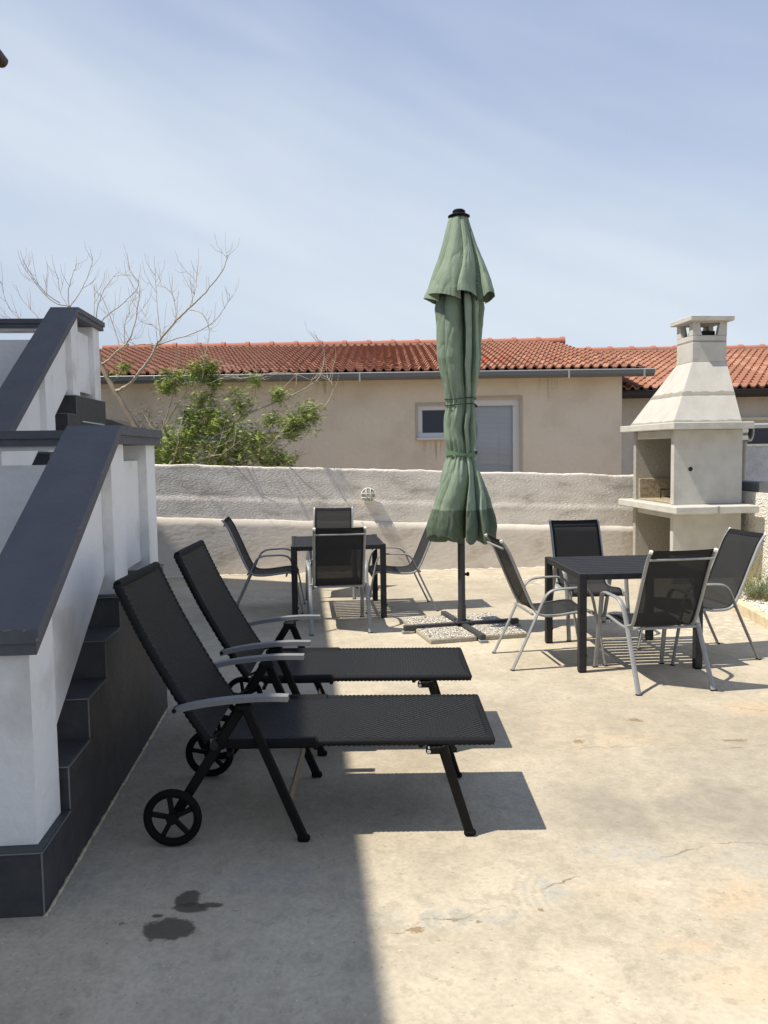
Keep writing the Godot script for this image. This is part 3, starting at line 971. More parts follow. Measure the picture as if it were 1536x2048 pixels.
func make_back_wall() -> void:
	var o := thing("boundary_wall", "grey roughcast wall with a ledge running behind both tables", "wall")
	var f := noise(FastNoiseLite.TYPE_SIMPLEX_SMOOTH, 5.0, 90, 4)
	var f2 := noise(FastNoiseLite.TYPE_SIMPLEX_SMOOTH, 0.7, 91, 2)
	var x0 := -5.4
	var x1 := 4.6
	var cols := 460
	# profile: base, ledge, roughcast face with a faint swell, uneven top
	for part_no in 2:
		var m := MB.new()
		var rows := 10 if part_no == 0 else 34
		for c in cols + 1:
			var x := lerpf(x0, x1, float(c) / cols)
			var led := 0.798 - (x + 2.8) * 0.0403 + f2.get_noise_2d(x, 3.0) * 0.012 + f.get_noise_2d(x * 0.8, 50.0) * 0.008
			var top := wall_top(x) + f.get_noise_2d(x, 90.0) * 0.008 + f2.get_noise_2d(x * 2.0, 9.0) * 0.012
			for r in rows + 1:
				var y := 0.0
				var d := wall_d(x)
				if part_no == 0:
					var t := float(r) / (rows - 1)
					if r < rows:
						y = t * (led - 0.012) - 0.02
						d += -0.055 + f.get_noise_2d(x * 0.6, y * 0.6) * 0.0012 + f2.get_noise_2d(x, y * 2.0) * 0.003
						if r == rows - 1:
							d += 0.004
					else:
						y = led
						d += 0.02
				else:
					if r <= rows - 3:
						var t := float(r) / (rows - 3)
						y = lerpf(led - 0.01, top - 0.012, t)
						var swell := 0.012 * clampf((0.42 - t) * 12.0, 0.0, 1.0)
						d += -swell + f.get_noise_2d(x * 1.6, y * 2.0) * 0.0012 + f2.get_noise_2d(x, y * 3.0) * 0.0025
					elif r == rows - 2:
						y = top
						d += 0.012
					elif r == rows - 1:
						y = top + f.get_noise_2d(x, 120.0) * 0.004
						d += 0.19
					else:
						y = 0.0
						d += 0.2
				m.vert(P(x, y, d), Vector3.ZERO)
		for c in cols:
			for r in rows:
				var q := c * (rows + 1) + r
				var w := q + rows + 1
				m.i.append_array([q, q + 1, w, q + 1, w + 1, w])
		grid_normals(m, cols, rows, Vector3(0, 0.2, 1))
		part(o, "wall_base" if part_no == 0 else "roughcast_face", m, mats.plaster_base if part_no == 0 else mats.plaster)
	# rough cement left along the foot of the wall
	var foot := MB.new()
	var fp := PackedVector3Array()
	var fq := PackedFloat32Array()
	for c in 400:
		var x := lerpf(x0, x1, c / 399.0)
		fp.append(P(x, 0.0, wall_d(x) - 0.058))
		fq.append(0.014 + f.get_noise_1d(x * 2.0) * 0.016)
	tube(foot, fp, fq, 6)
	part(o, "cement_foot", foot, mats.plaster_base)
	# round bulkhead lamp with a wire guard
	var lp := P(-0.203, 1.028, wall_d(-0.203) - 0.02)
	var l := thing("bulkhead_lamp", "round white caged lamp fixed to the grey wall", "lamp", lp)
	l.rotation = Vector3(PI / 2, 0, 0)
	m_lamp(l)

# normals of a grid of (cols+1) x (rows+1) points, turned to face out
func grid_normals(m: MB, cols: int, rows: int, out: Vector3) -> void:
	for c in cols + 1:
		for r in rows + 1:
			var q := c * (rows + 1) + r
			var a := m.v[(maxi(c - 1, 0)) * (rows + 1) + r]
			var b := m.v[(mini(c + 1, cols)) * (rows + 1) + r]
			var e := m.v[c * (rows + 1) + maxi(r - 1, 0)]
			var g := m.v[c * (rows + 1) + mini(r + 1, rows)]
			var nn := (b - a).cross(g - e).normalized()
			if nn.dot(out) < -0.3:
				nn = -nn
			m.n[q] = nn

func m_lamp(l: Node3D) -> void:
	# local y points out of the wall
	var m := MB.new()
	lathe(m, Vector3.ZERO, [V(0.0, 0.001), V(0.098, 0.0), V(0.102, 0.03), V(0.102, 0.052), V(0.096, 0.06), V(0.086, 0.058), V(0.084, 0.03)], 32)
	part(l, "housing", m, mats.lamp_white)
	m = MB.new()
	lathe(m, Vector3.ZERO, [V(0.084, 0.045), V(0.074, 0.075), V(0.05, 0.096), V(0.02, 0.104), V(0.0, 0.105)], 28)
	part(l, "glass", m, mats.lamp_glass)
	m = MB.new()
	lathe(m, Vector3(0.01, 0, 0.028), [V(0.0, 0.035), V(0.03, 0.035), V(0.03, 0.06), V(0.018, 0.085), V(0.0, 0.09)], 14)
	part(l, "bulb", m, mats.cement_dark)
	for k in [-0.028, 0.028]:
		for ax in 2:
			m = MB.new()
			var pts := []
			for j in 9:
				var t := lerpf(-1.0, 1.0, j / 8.0)
				var q := t * sqrt(0.1 * 0.1 - k * k)
				var y := 0.058 + 0.058 * (1.0 - pow(absf(t), 3.0))
				pts.append(Vector3(q, y, k) if ax == 0 else Vector3(k, y + 0.004, q))
			tube(m, PackedVector3Array(pts), PackedFloat32Array([0.005, 0.005]), 6)
			part(l, "guard_wire", m, mats.lamp_white)

# ------------------------------------------------------------------ walls to the right of the barbecue
func make_side_walls() -> void:
	var o := thing("side_wall", "sunlit white wall with dark grey cap behind the barbecue shelf", "wall")
	var at := func(a: float, y: float, w: float) -> Vector3:
		var q := Vector2(4.285, 9.9) + Vector2(0.0958, -0.9954) * a + Vector2(0.9954, 0.0958) * w
		return P(q.x, y, q.y)
	var m := MB.new()
	extrude(m, PackedVector2Array([V(-1.1, -0.01), V(6.0, -0.01), V(6.0, 1.068), V(-1.1, 1.068)]), 0.0, 0.2, at)
	part(o, "wall_face", m, mats.wall_white)
	m = MB.new()
	extrude(m, PackedVector2Array([V(-1.1, 1.069), V(6.02, 1.069), V(6.02, 1.18), V(-1.1, 1.18)]), 0.035, 0.24, at)
	part(o, "cap", m, mats.coping)
	o = thing("neighbour_wall", "blue grey plastered wall beyond the dark cap at the right edge", "wall")
	var at2 := func(a: float, y: float, w: float) -> Vector3:
		var q := Vector2(4.62, 11.45) + Vector2(0.945, 0.327) * a + Vector2(-0.327, 0.945) * w
		return P(q.x, y, q.y)
	m = MB.new()
	extrude(m, PackedVector2Array([V(0.0, -0.01), V(4.0, -0.01), V(4.0, 1.59), V(0.0, 1.60)]), 0.0, 0.22, at2)
	part(o, "wall_face", m, mats.wall_grey)
	m = MB.new()
	extrude(m, PackedVector2Array([V(-0.02, 1.601), V(4.0, 1.591), V(4.0, 1.625), V(-0.02, 1.635)]), -0.02, 0.24, at2)
	part(o, "cap", m, mats.wall_white)

# ------------------------------------------------------------------ tiled houses behind the wall
# one roof tile: a flat pan with a roll on its left, laid along +v (up the slope)
func tile_mesh(pitch: float, length: float) -> ArrayMesh:
	var m := MB.new()
	var prof := []
	for k in 9:
		var t := k / 8.0
		var x := t * pitch
		var y := 0.0
		if t < 0.56:
			y = 0.058 * sin(PI * t / 0.56)
		prof.append(V(x, y))
	for k in prof.size():
		var a: Vector2 = prof[maxi(k - 1, 0)]
		var b: Vector2 = prof[mini(k + 1, 8)]
		var nn := Vector3(-(b.y - a.y), b.x - a.x, 0).normalized()
		m.vert(Vector3(prof[k].x, prof[k].y + 0.034, 0), nn)
		m.vert(Vector3(prof[k].x, prof[k].y - 0.002, -length), nn)
	for k in 8:
		var q := k * 2
		m.i.append_array([q, q + 1, q + 2, q + 1, q + 3, q + 2])
	for k in 8:
		var a: Vector2 = prof[k]
		var b: Vector2 = prof[k + 1]
		face(m, [Vector3(a.x, a.y + 0.034, 0), Vector3(b.x, b.y + 0.034, 0), Vector3(b.x, b.y, 0.002), Vector3(a.x, a.y, 0.002)], Vector3.BACK)
	return m.mesh()

# tiles on a slope: origin o at the eave's left end, along +x, rising by `rise` over `run`; keep(x, row) tells which stand on the roof
func lay_tiles(roof: Node, o: Vector3, width: float, run: float, rise: float, pitch: float, rows: int, keep: Callable, order: Callable, tone: Callable) -> void:
	var slope := atan2(rise, run)
	var length := sqrt(run * run + rise * rise) / rows
	var mesh := tile_mesh(pitch, length + 0.03)
	var bs := Basis(Vector3.RIGHT, slope)
	var all := []
	for r in rows:
		for c in int(width / pitch):
			var x := c * pitch
			if keep.call(x + pitch * 0.5, r):
				all.append([order.call(x, r), x, r])
	all.sort_custom(func(a, b): return a[0] < b[0])
	var rest := SurfaceTool.new()
	rest.begin(Mesh.PRIMITIVE_TRIANGLES)
	var restn := 0
	for k in all.size():
		var x: float = all[k][1]
		var r: int = all[k][2]
		var jig := Basis(Vector3.UP, (rng.randf() - 0.5) * 0.02) * Basis(Vector3.RIGHT, (rng.randf() - 0.5) * 0.02)
		var xf := Transform3D(bs * jig, o + Vector3(x, rise * r / rows + (rng.randf() - 0.5) * 0.004, -run * r / rows))
		if k < 300:
			var t := MeshInstance3D.new()
			t.name = "roof_tile"
			t.mesh = mesh
			t.material_override = mats.tile_tones[tone.call(x, r)]
			t.transform = xf
			roof.add_child(t, true)
		else:
			rest.append_from(mesh, 0, xf)
			restn += 1
	if restn > 0:
		var q := part_mesh(roof, "roof_tiles", rest.commit(), mats.tile_tones[0])
		q.set_meta("kind", "stuff")

func ridge_caps(parent: Node, a: Vector3, b: Vector3, length: float) -> void:
	var n := int(ceil(a.distance_to(b) / length))
	var d := (b - a).normalized()
	var m := MB.new()
	bar(m, a + Vector3(0, -0.05, 0.1), b + Vector3(0, -0.05, 0.1), Vector3.UP, 0.09, 0.12)
	part(parent, "mortar_bed", m, mats.mortar)
	for k in n:
		m = MB.new()
		var p := a + d * length * k
		var pts := PackedVector3Array([p, p + d * (length - 0.07), p + d * (length - 0.069), p + d * (length + 0.03)])
		tube(m, pts, PackedFloat32Array([0.095, 0.105, 0.128, 0.128]), 12)
		part(parent, "ridge_tile", m, mats.ridge)

func half_gutter(parent: Node, a: Vector3, b: Vector3, w: float, material: Material, lip: Material) -> void:
	# box-like eaves gutter: a front face with a rolled lip
	var m := MB.new()
	var d := (b - a).normalized()
	var side := d.cross(Vector3.UP)
	var at := func(u: float, y: float, s: float) -> Vector3:
		return a + d * s - side * u + Vector3.UP * y
	var prof := [V(0, 0), V(0.0, -w * 0.55), V(0.03, -w * 0.9), V(0.08, -w), V(0.15, -w * 0.9), V(0.15, 0), V(0.145, 0), V(0.145, -w * 0.85), V(0.08, -w * 0.95), V(0.033, -w * 0.86), V(0.005, -w * 0.53), V(0.005, 0)]
	extrude(m, PackedVector2Array(prof), 0.0, a.distance_to(b), at)
	part(parent, "gutter", m, material)
	m = MB.new()
	rod(m, a + Vector3.UP * 0.004, b + Vector3.UP * 0.004, 0.012, 6)
	part(parent, "gutter_lip", m, lip)

func window(parent: Node, x0: float, x1: float, y0: float, y1: float, d: float, fw: float, kind: int, reveal := 0.1) -> void:
	var z := -(d + reveal)
	var w := part(parent, "window", MB_frame(x0, x1, y0, y1, z, fw, 0.06), mats.pvc)
	var m := MB.new()
	bx(m, Vector3((x0 + x1) / 2, (y0 + y1) / 2, z + 0.012), Vector3(x1 - x0 - 2 * fw + 0.002, y1 - y0 - 2 * fw + 0.002, 0.006), 0.0)
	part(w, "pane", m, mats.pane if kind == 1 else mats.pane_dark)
	if kind == 1:
		var yy := y0 + fw
		while yy < y1 - fw:
			m = MB.new()
			box(m, Transform3D(Basis(Vector3.RIGHT, 0.9), Vector3((x0 + x1) / 2, yy, z - 0.035)), Vector3(x1 - x0 - 2 * fw - 0.01, 0.002, 0.024), 0.0)
			part(w, "blind_slat", m, mats.blind)
			yy += 0.023
		m = MB.new()
		for q in [0.2, 0.6]:
			rod(m, Vector3(lerpf(x0, x1, q), y0 + fw, z - 0.02), Vector3(lerpf(x0, x1, q), y1 - fw, z - 0.02), 0.003, 5)
		part(w, "blind_cord", m, mats.pvc)
	m = MB.new()
	bx(m, Vector3((x0 + x1) / 2, y0 - 0.025, z + 0.07), Vector3(x1 - x0 + 0.06, 0.04, 0.2), 0.006)
	part(w, "sill", m, mats.pvc)

func MB_frame(x0: float, x1: float, y0: float, y1: float, z: float, fw: float, th: float) -> MB:
	var m := MB.new()
	bx(m, Vector3((x0 + x1) / 2, y0 + fw / 2, z), Vector3(x1 - x0, fw, th), 0.006)
	bx(m, Vector3((x0 + x1) / 2, y1 - fw / 2, z), Vector3(x1 - x0, fw, th), 0.006)
	bx(m, Vector3(x0 + fw / 2, (y0 + y1) / 2, z), Vector3(fw, y1 - y0 - 2 * fw, th - 0.004), 0.006)
	bx(m, Vector3(x1 - fw / 2, (y0 + y1) / 2, z), Vector3(fw, y1 - y0 - 2 * fw, th - 0.004), 0.006)
	return m

# a wall sheet with rectangular holes: [x0, x1, y0, y1] each
func holed_wall(parent: Node, x0: float, x1: float, y0: float, y1: float, d: float, thick: float, holes: Array, material: Material) -> void:
	var m := MB.new()
	var xs := [x0, x1]
	var ys := [y0, y1]
	for h in holes:
		xs.append_array([h[0], h[1]])
		ys.append_array([h[2], h[3]])
	xs.sort()
	ys.sort()
	for a in xs.size() - 1:
		for b in ys.size() - 1:
			var cx: float = (xs[a] + xs[a + 1]) / 2
			var cy: float = (ys[b] + ys[b + 1]) / 2
			var inside := false
			for h in holes:
				if cx > h[0] and cx < h[1] and cy > h[2] and cy < h[3]:
					inside = true
			if not inside and xs[a + 1] - xs[a] > 0.001 and ys[b + 1] - ys[b] > 0.001:
				for zz in [[-d, 1.0], [-d - thick, -1.0]]:
					face(m, [Vector3(xs[a], ys[b], zz[0]), Vector3(xs[a + 1], ys[b], zz[0]), Vector3(xs[a + 1], ys[b + 1], zz[0]), Vector3(xs[a], ys[b + 1], zz[0])], Vector3(0, 0, zz[1]))
	for h in holes + [[x0, x1, y0, y1]]:
		var inward := -1.0 if h[0] == x0 and h[1] == x1 else 1.0
		for e in [[h[0], h[2], h[1], h[2], Vector3.UP], [h[0], h[3], h[1], h[3], Vector3.DOWN], [h[0], h[2], h[0], h[3], Vector3.RIGHT], [h[1], h[2], h[1], h[3], Vector3.LEFT]]:
			face(m, [Vector3(e[0], e[1], -d), Vector3(e[2], e[3], -d), Vector3(e[2], e[3], -d - thick), Vector3(e[0], e[1], -d - thick)], e[4] * inward)
	part(parent, "wall", m, material)

func make_houses() -> void:
	# the long house straight behind the wall
	var k := 15.25 / 14.0      # the measures below were taken at 14 m
	var hd := 15.25
	var o := thing("tiled_house", "long beige bungalow with red tiled roof behind the grey wall", "house")
	var sm := [0.60 * k, 1.16 * k, 1.616 + (1.83 - 1.616) * k, 1.616 + (2.36 - 1.616) * k]
	var dr := [1.47 * k, 2.33 * k, 0.55, 1.616 + (2.46 - 1.616) * k]
	var lw := [-3.50 * k, -2.70 * k, 1.85, 1.616 + (2.42 - 1.616) * k]
	holed_wall(o, -9.0, 4.06 * k, -0.01, 3.02, hd, 0.3, [sm, dr, lw], mats.house)
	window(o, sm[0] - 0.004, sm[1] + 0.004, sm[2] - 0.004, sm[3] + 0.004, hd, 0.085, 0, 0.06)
	window(o, dr[0] - 0.004, dr[1] + 0.004, dr[2] - 0.004, dr[3] + 0.004, hd, 0.125, 1, 0.1)
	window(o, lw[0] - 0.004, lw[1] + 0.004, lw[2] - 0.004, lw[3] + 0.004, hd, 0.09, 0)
	for h in [sm, dr]:
		# narrow raised surround
		var m2 := MB_frame(h[0] - 0.05, h[1] + 0.05, h[2] - 0.05, h[3] + 0.06, -hd + 0.006, 0.05, 0.02)
		part(o, "surround", m2, mats.reveal)
	for st in [[sm[0] - 0.03, sm[1] + 0.02, sm[2] - 0.06, 0.75], [dr[1] + 0.25, dr[1] + 0.75, 2.93, 0.9], [-1.6, -0.6, 2.93, 0.6]]:
		var dm := MB.new()
		for q in [[st[0], st[2], 0.0, 0.0], [st[1], st[2], 1.0, 0.0], [st[1], st[2] - st[3], 1.0, 1.0], [st[0], st[2] - st[3], 0.0, 1.0]]:
			dm.vert(Vector3(q[0], q[1], -hd + 0.003), Vector3.BACK, Vector2(q[2], q[3]))
		dm.i.append_array([0, 1, 2, 0, 2, 3])
		part(o, "rain_streak", dm, mats.drip)
	var m := MB.new()
	# room behind the panes
	bx(m, Vector3(-1.0, 1.4, -hd - 2.2), Vector3(12.0, 3.1, 0.1), 0.0)
	part(o, "inner_wall", m, mats.house_pale)
	m = MB.new()
	bx(m, Vector3(4.06 * k - 0.15, 1.49, -hd - 3.1), Vector3(0.3, 3.0, 5.6), 0.0)
	part(o, "end_wall", m, mats.house)
	# roof
	var eo := P(-9.2, 3.03, 14.93)
	var corner := 4.83
	var run := 5.65
	var rise := 1.17
	var ridge_x := 4.22
	var roof := Node3D.new()
	roof.name = "roof"
	o.add_child(roof)
	m = MB.new()
	var lo := Vector3(0, -0.02, 0)
	face(m, [eo + lo, P(corner, 3.01, 14.93), P(ridge_x, 3.01 + rise, 14.93 + run), eo + lo + Vector3(0, rise, -run)], Vector3.UP)
	face(m, [P(corner, 3.01, 14.93), P(corner, 3.01, 14.93 + run * 2), P(ridge_x, 3.01 + rise, 14.93 + run)], Vector3(1, 1, 0))
	face(m, [P(corner, 3.01, 14.93 + run * 2), P(-9.2, 3.01, 14.93 + run * 2), P(-9.2, 3.01 + rise, 14.93 + run), P(ridge_x, 3.01 + rise, 14.93 + run)], Vector3(0, 1, -1))
	part(roof, "deck", m, mats.timber)
	var rows := 16
	var span := corner + 9.2
	lay_tiles(roof, eo, span, run, rise, 0.17, rows,
		func(x: float, r: int) -> bool:
			var xx := x - 9.2
			return xx > -6.9 and xx < lerpf(corner, ridge_x, (r + 0.5) / rows) + 0.05,
		func(x: float, r: int) -> float:
			var xx := x - 9.2
			var hidden := 40.0 if xx < -4.8 else 0.0
			return r * 0.9 + absf(xx - 1.5) * 0.55 + hidden,
		func(x: float, r: int) -> int:
			var xx := x - 9.2
			var pick := rng.randf()
			if xx > 1.6 and xx < 2.6 and (r == 3 or r == 4) and pick < 0.5:
				return 5
			if pick < 0.008:
				return 5
			if pick < 0.35:
				return 0
			if pick < 0.6:
				return 1
			return 2 if pick < 0.85 else 3)
	ridge_caps(roof, P(-6.9, 3.05 + rise, 14.93 + run), P(ridge_x, 3.07 + rise, 14.93 + run), 0.6)
	m = MB.new()
	bx(m, P((corner - 9.2) / 2, 2.965, 15.1), Vector3(span, 0.09, 0.3), 0.004)
	part(o, "soffit", m, mats.house_pale)
	half_gutter(o, P(-9.2, 3.0, 14.83), P(corner + 0.06, 3.0, 14.83), 0.12, mats.gutter, mats.gutter_lip)
	for gx in [-3.0, -0.4, 1.3, 3.35, 4.7]:
		m = MB.new()
		bx(m, P(gx, 2.93, 14.82), Vector3(0.03, 0.15, 0.012), 0.002)
		part(o, "gutter_bracket", m, mats.gutter_lip)
	# the wing to the right
	o = thing("tiled_wing", "smaller tiled house with dark brown gutter half hidden by the barbecue", "house")
	var wd := 16.2
	holed_wall(o, 4.44, 12.0, -0.01, 2.62, wd, 0.3, [[6.9, 9.0, 1.2, 2.05]], mats.house_pale)
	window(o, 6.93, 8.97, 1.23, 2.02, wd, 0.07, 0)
	m = MB.new()
	bx(m, P(7.95, 2.13, wd - 0.05), Vector3(2.5, 0.06, 0.12), 0.006)
	part(o, "lintel", m, mats.house_pale)
	var wo := P(4.55, 2.70, 15.75)
	roof = Node3D.new()
	roof.name = "roof"
	o.add_child(roof)
	m = MB.new()
	face(m, [wo + lo, wo + lo + Vector3(7.4, 0, 0), wo + lo + Vector3(7.4, 1.33, -5.6), wo + lo + Vector3(-1.2, 1.33, -5.6)], Vector3.UP)
	face(m, [wo + lo + Vector3(-1.2, 1.33, -5.6), wo + lo + Vector3(7.4, 1.33, -5.6), wo + lo + Vector3(7.4, 0, -11.2), wo + lo + Vector3(0, 0, -11.2)], Vector3(0, 1, -1))
	part(roof, "deck", m, mats.timber)
	lay_tiles(roof, wo, 6.0, 5.6, 1.33, 0.17, 18,
		func(x: float, r: int) -> bool: return x < 5.4,
		func(x: float, r: int) -> float:
			return r * 0.8 + (60.0 if x > 2.35 and x < 3.3 - r * 0.0 else 0.0) + (30.0 if x > 4.4 else 0.0),
		func(x: float, r: int) -> int:
			var pick := rng.randf()
			return 1 if pick < 0.4 else (3 if pick < 0.75 else 0))
	ridge_caps(roof, wo + Vector3(-0.9, 1.38, -5.6), wo + Vector3(6.6, 1.38, -5.6), 0.56)
	half_gutter(o, P(4.40, 2.66, 15.62), P(12.0, 2.66, 15.62), 0.13, mats.gutter_brown, mats.gutter_brown)
	# dark arched cover between the houses
	o = thing("garden_shed", "dark rounded shed roof showing between the stair and the tree", "shed")
	m = MB.new()
	var arch := [V(-1.0, 0.0)]
	for j in 13:
		var an := PI * (1.0 - j / 12.0)
		arch.append(V(cos(an) * 1.0, 1.75 + sin(an) * 0.5))
	arch.append(V(1.0, 0.0))
	extrude(m, PackedVector2Array(arch), 0.0, 1.0, func(u: float, y: float, w: float) -> Vector3: return P(-5.0 + u, y, 13.7 + w))
	part(o, "cover", m, mats.tarp)
	m = MB.new()
	bx(m, P(-5.0, 1.0, 13.68), Vector3(0.9, 1.9, 0.03), 0.004)
	part(o, "door", m, mats.shutter)

# ------------------------------------------------------------------ loungers
# local: x along the lounger as in the photograph, y up, z towards the camera from the lounger's middle
const LW := 0.30       # half the width between the rails

func scallop(m: MB, a: Vector3, b: Vector3, r: float) -> void:
	# a rail with strands wound round it: the radius swells with every turn
	var n := int(a.distance_to(b) / 0.0052)
	var pts := PackedVector3Array()
	var rad := PackedFloat32Array()
	for k in n + 1:
		pts.append(a.lerp(b, float(k) / n))
		rad.append(r * (1.0 if k % 4 < 2 else 0.86))
	tube(m, pts, rad, 10)

# a woven panel between two rails along a side profile of points; sag makes it slightly hollow
func woven(m: MB, prof: PackedVector3Array, half: float, th: float) -> void:
	var cols := 10
	var s := 0.0
	for side in [1.0, -1.0]:
		var base := m.v.size()
		s = 0.0
		for k in prof.size():
			var t := (prof[mini(k + 1, prof.size() - 1)] - prof[maxi(k - 1, 0)]).normalized()
			var up := Vector3(-t.y, t.x, 0.0)
			if k > 0:
				s += prof[k].distance_to(prof[k - 1])
			for c in cols + 1:
				var w := lerpf(-half, half, float(c) / cols)
				var dip := -0.006 * (1.0 - pow(absf(w) / half, 2.0))
				m.vert(prof[k] + Vector3(0, 0, w) + up * (dip + side * th * 0.5), up * side, Vector2(s / 0.125, w / 0.108))
		for k in prof.size() - 1:
			for c in cols:
				var q := base + k * (cols + 1) + c
				var w := q + cols + 1
				m.i.append_array([q, q + 1, w, q + 1, w + 1, w])

func make_lounger(label: String) -> Node3D:
	var o := thing("sun_lounger", label, "sun lounger", P(0, 0, 3.635), 0.0, "wicker sun loungers by the stairs")
	var m := MB.new()
	# seat and leg rest
	var seat := smooth([Vector3(-0.705, 0.418, 0), Vector3(-0.5, 0.414, 0), Vector3(-0.1, 0.412, 0), Vector3(0.2, 0.410, 0), Vector3(0.436, 0.409, 0)], 6)
	woven(m, seat, LW, 0.012)
	var p := part(o, "seat", m, mats.wicker)
	m = MB.new()
	for z in [-LW, LW]:
		scallop(m, Vector3(-0.705, 0.412, z), Vector3(0.444, 0.403, z), 0.0175)
	scallop(m, Vector3(0.436, 0.404, -LW), Vector3(0.436, 0.404, LW), 0.0165)
	part(p, "wrapped_rail", m, mats.wrap)
	# smooth sleeves over the rear of the rails
	for z in [-LW, LW]:
		m = MB.new()
		box(m, Transform3D(Basis.IDENTITY, Vector3(-0.475, 0.408, z)), Vector3(0.39, 0.042, 0.042), 0.012)
		part(p, "rail_sleeve", m, mats.black)
	# backrest, slightly hollow along its height
	m = MB.new()
	var back := smooth([Vector3(-0.742, 0.425, 0), Vector3(-0.815, 0.535, 0), Vector3(-0.905, 0.690, 0), Vector3(-1.0, 0.868, 0), Vector3(-1.098, 1.082, 0)], 6)
	var back_r := PackedVector3Array()
	for q in back:
		back_r.append(q)
	back_r.reverse()
	woven(m, back_r, LW - 0.012, 0.016)
	p = part(o, "backrest", m, mats.wicker)
	m = MB.new()
	for z in [-LW + 0.012, LW - 0.012]:
		for k in back.size() - 1:
			scallop(m, back[k] + Vector3(-0.006, -0.004, z), back[k + 1] + Vector3(-0.006, -0.004, z), 0.0205)
	scallop(m, back[back.size() - 1] + Vector3(-0.004, -0.004, -LW + 0.012), back[back.size() - 1] + Vector3(-0.004, -0.004, LW - 0.012), 0.0205)
	part(p, "wrapped_rail", m, mats.wrap)
	# legs, arms, wheels on either side
	for s in [-1.0, 1.0]:
		var z: float = s * (LW + 0.036)
		m = MB.new()
		bar(m, Vector3(-0.578, 0.566, z), Vector3(-0.352, 0.012, z), Vector3.RIGHT, 0.040, 0.022, 0.006)
		p = part(o, "middle_leg", m, mats.black)
		m = MB.new()
		bx(m, Vector3(-0.353, 0.014, z), Vector3(0.052, 0.028, 0.030), 0.008)
		part(p, "foot_cap", m, mats.rubber)
		m = MB.new()
		bar(m, Vector3(-0.598, 0.568, z - s * 0.026), Vector3(-0.885, 0.118, z - s * 0.026), Vector3.RIGHT, 0.042, 0.022, 0.006)
		part(o, "wheel_leg", m, mats.black)
		m = MB.new()
		bx(m, Vector3(-0.588, 0.572, z - s * 0.012), Vector3(0.075, 0.04, 0.05), 0.012)
		part(o, "hinge_block", m, mats.black)
		m = MB.new()
		rod(m, Vector3(-0.715, 0.41, z - s * 0.06), Vector3(-0.715, 0.41, z - s * 0.0), 0.018, 12)
		rod(m, Vector3(-0.735, 0.43, z - s * 0.045), Vector3(-0.68, 0.46, z - s * 0.045), 0.006, 6)
		part(o, "back_hinge", m, mats.iron)
		# arm: a flat curved pad
		m = MB.new()
		var arm := smooth([Vector3(-0.878, 0.562, z), Vector3(-0.80, 0.582, z), Vector3(-0.68, 0.600, z), Vector3(-0.53, 0.611, z), Vector3(-0.405, 0.610, z)], 5)
		for k in arm.size() - 1:
			bar(m, arm[k], arm[k + 1] + (arm[k + 1] - arm[k]).normalized() * 0.002, Vector3(0, 0, 1), 0.046, 0.022, 0.0)
		p = part(o, "armrest", m, mats.armpad)
		m = MB.new()
		rod(m, Vector3(-0.868, 0.568, z + 0.028), Vector3(-0.868, 0.568, z - 0.028), 0.009, 10)
		part(p, "bolt", m, mats.black)
		# wheel
		var wz: float = s * (LW + 0.062)
		var hub := Vector3(-0.888, 0.121, wz)
		m = MB.new()
		var ring := PackedVector3Array()
		var rr := PackedFloat32Array()
		for k in 41:
			ring.append(hub + Vector3(cos(TAU * k / 40.0), sin(TAU * k / 40.0), 0) * 0.1035)
		tube(m, ring, PackedFloat32Array([0.0175, 0.0175]), 10, Vector3.ZERO, 1.0, false)
		var wheel := part(o, "wheel", m, mats.rubber)
		m = MB.new()
		for k in 5:
			var an := PI / 2 + 0.12 + TAU * k / 5.0
			var dv := Vector3(cos(an), sin(an), 0)
			bar(m, hub + dv * 0.012, hub + dv * 0.096, Vector3(-dv.y, dv.x, 0), 0.02, 0.018, 0.004)
		part(wheel, "spokes", m, mats.black)
		m = MB.new()
		rod(m, hub - Vector3(0, 0, 0.018), hub + Vector3(0, 0, 0.018), 0.024, 16)
		part(wheel, "hub", m, mats.black)
		# front leg with its folding bracket
		m = MB.new()
		bar(m, Vector3(0.226, 0.392, z - s * 0.03), Vector3(0.340, 0.012, z - s * 0.03), Vector3.RIGHT, 0.040, 0.022, 0.006)
		p = part(o, "front_leg", m, mats.black)
		m = MB.new()
		bx(m, Vector3(0.341, 0.013, z - s * 0.03), Vector3(0.05, 0.026, 0.03), 0.008)
		part(p, "foot_cap", m, mats.rubber)
		m = MB.new()
		bx(m, Vector3(0.194, 0.372, z - s * 0.03), Vector3(0.068, 0.036, 0.028), 0.008)
		p = part(o, "folding_bracket", m, mats.black)
		m = MB.new()
		rod(m, Vector3(0.172, 0.369, z - s * 0.03 - 0.018), Vector3(0.172, 0.369, z - s * 0.03 + 0.018), 0.008, 10)
		rod(m, Vector3(0.172, 0.385, z - s * 0.03 - 0.017), Vector3(0.172, 0.385, z - s * 0.03 + 0.017), 0.004, 8)
		part(p, "bolt", m, mats.alu)
	m = MB.new()
	bar(m, Vector3(-0.412, 0.158, -LW - 0.02), Vector3(-0.412, 0.158, LW + 0.02), Vector3(0.35, -1, 0), 0.034, 0.008, 0.002)
	part(o, "cross_bar", m, mats.strap_bar)
	m = MB.new()
	rod(m, Vector3(-0.888, 0.121, -LW - 0.06), Vector3(-0.888, 0.121, LW + 0.06), 0.008, 10)
	part(o, "axle", m, mats.iron)
	m = MB.new()
	bar(m, Vector3(0.285, 0.2, -LW), Vector3(0.285, 0.2, LW), Vector3(0.3, -1, 0), 0.03, 0.012, 0.003)
	part(o, "cross_bar", m, mats.black)
	m = MB.new()
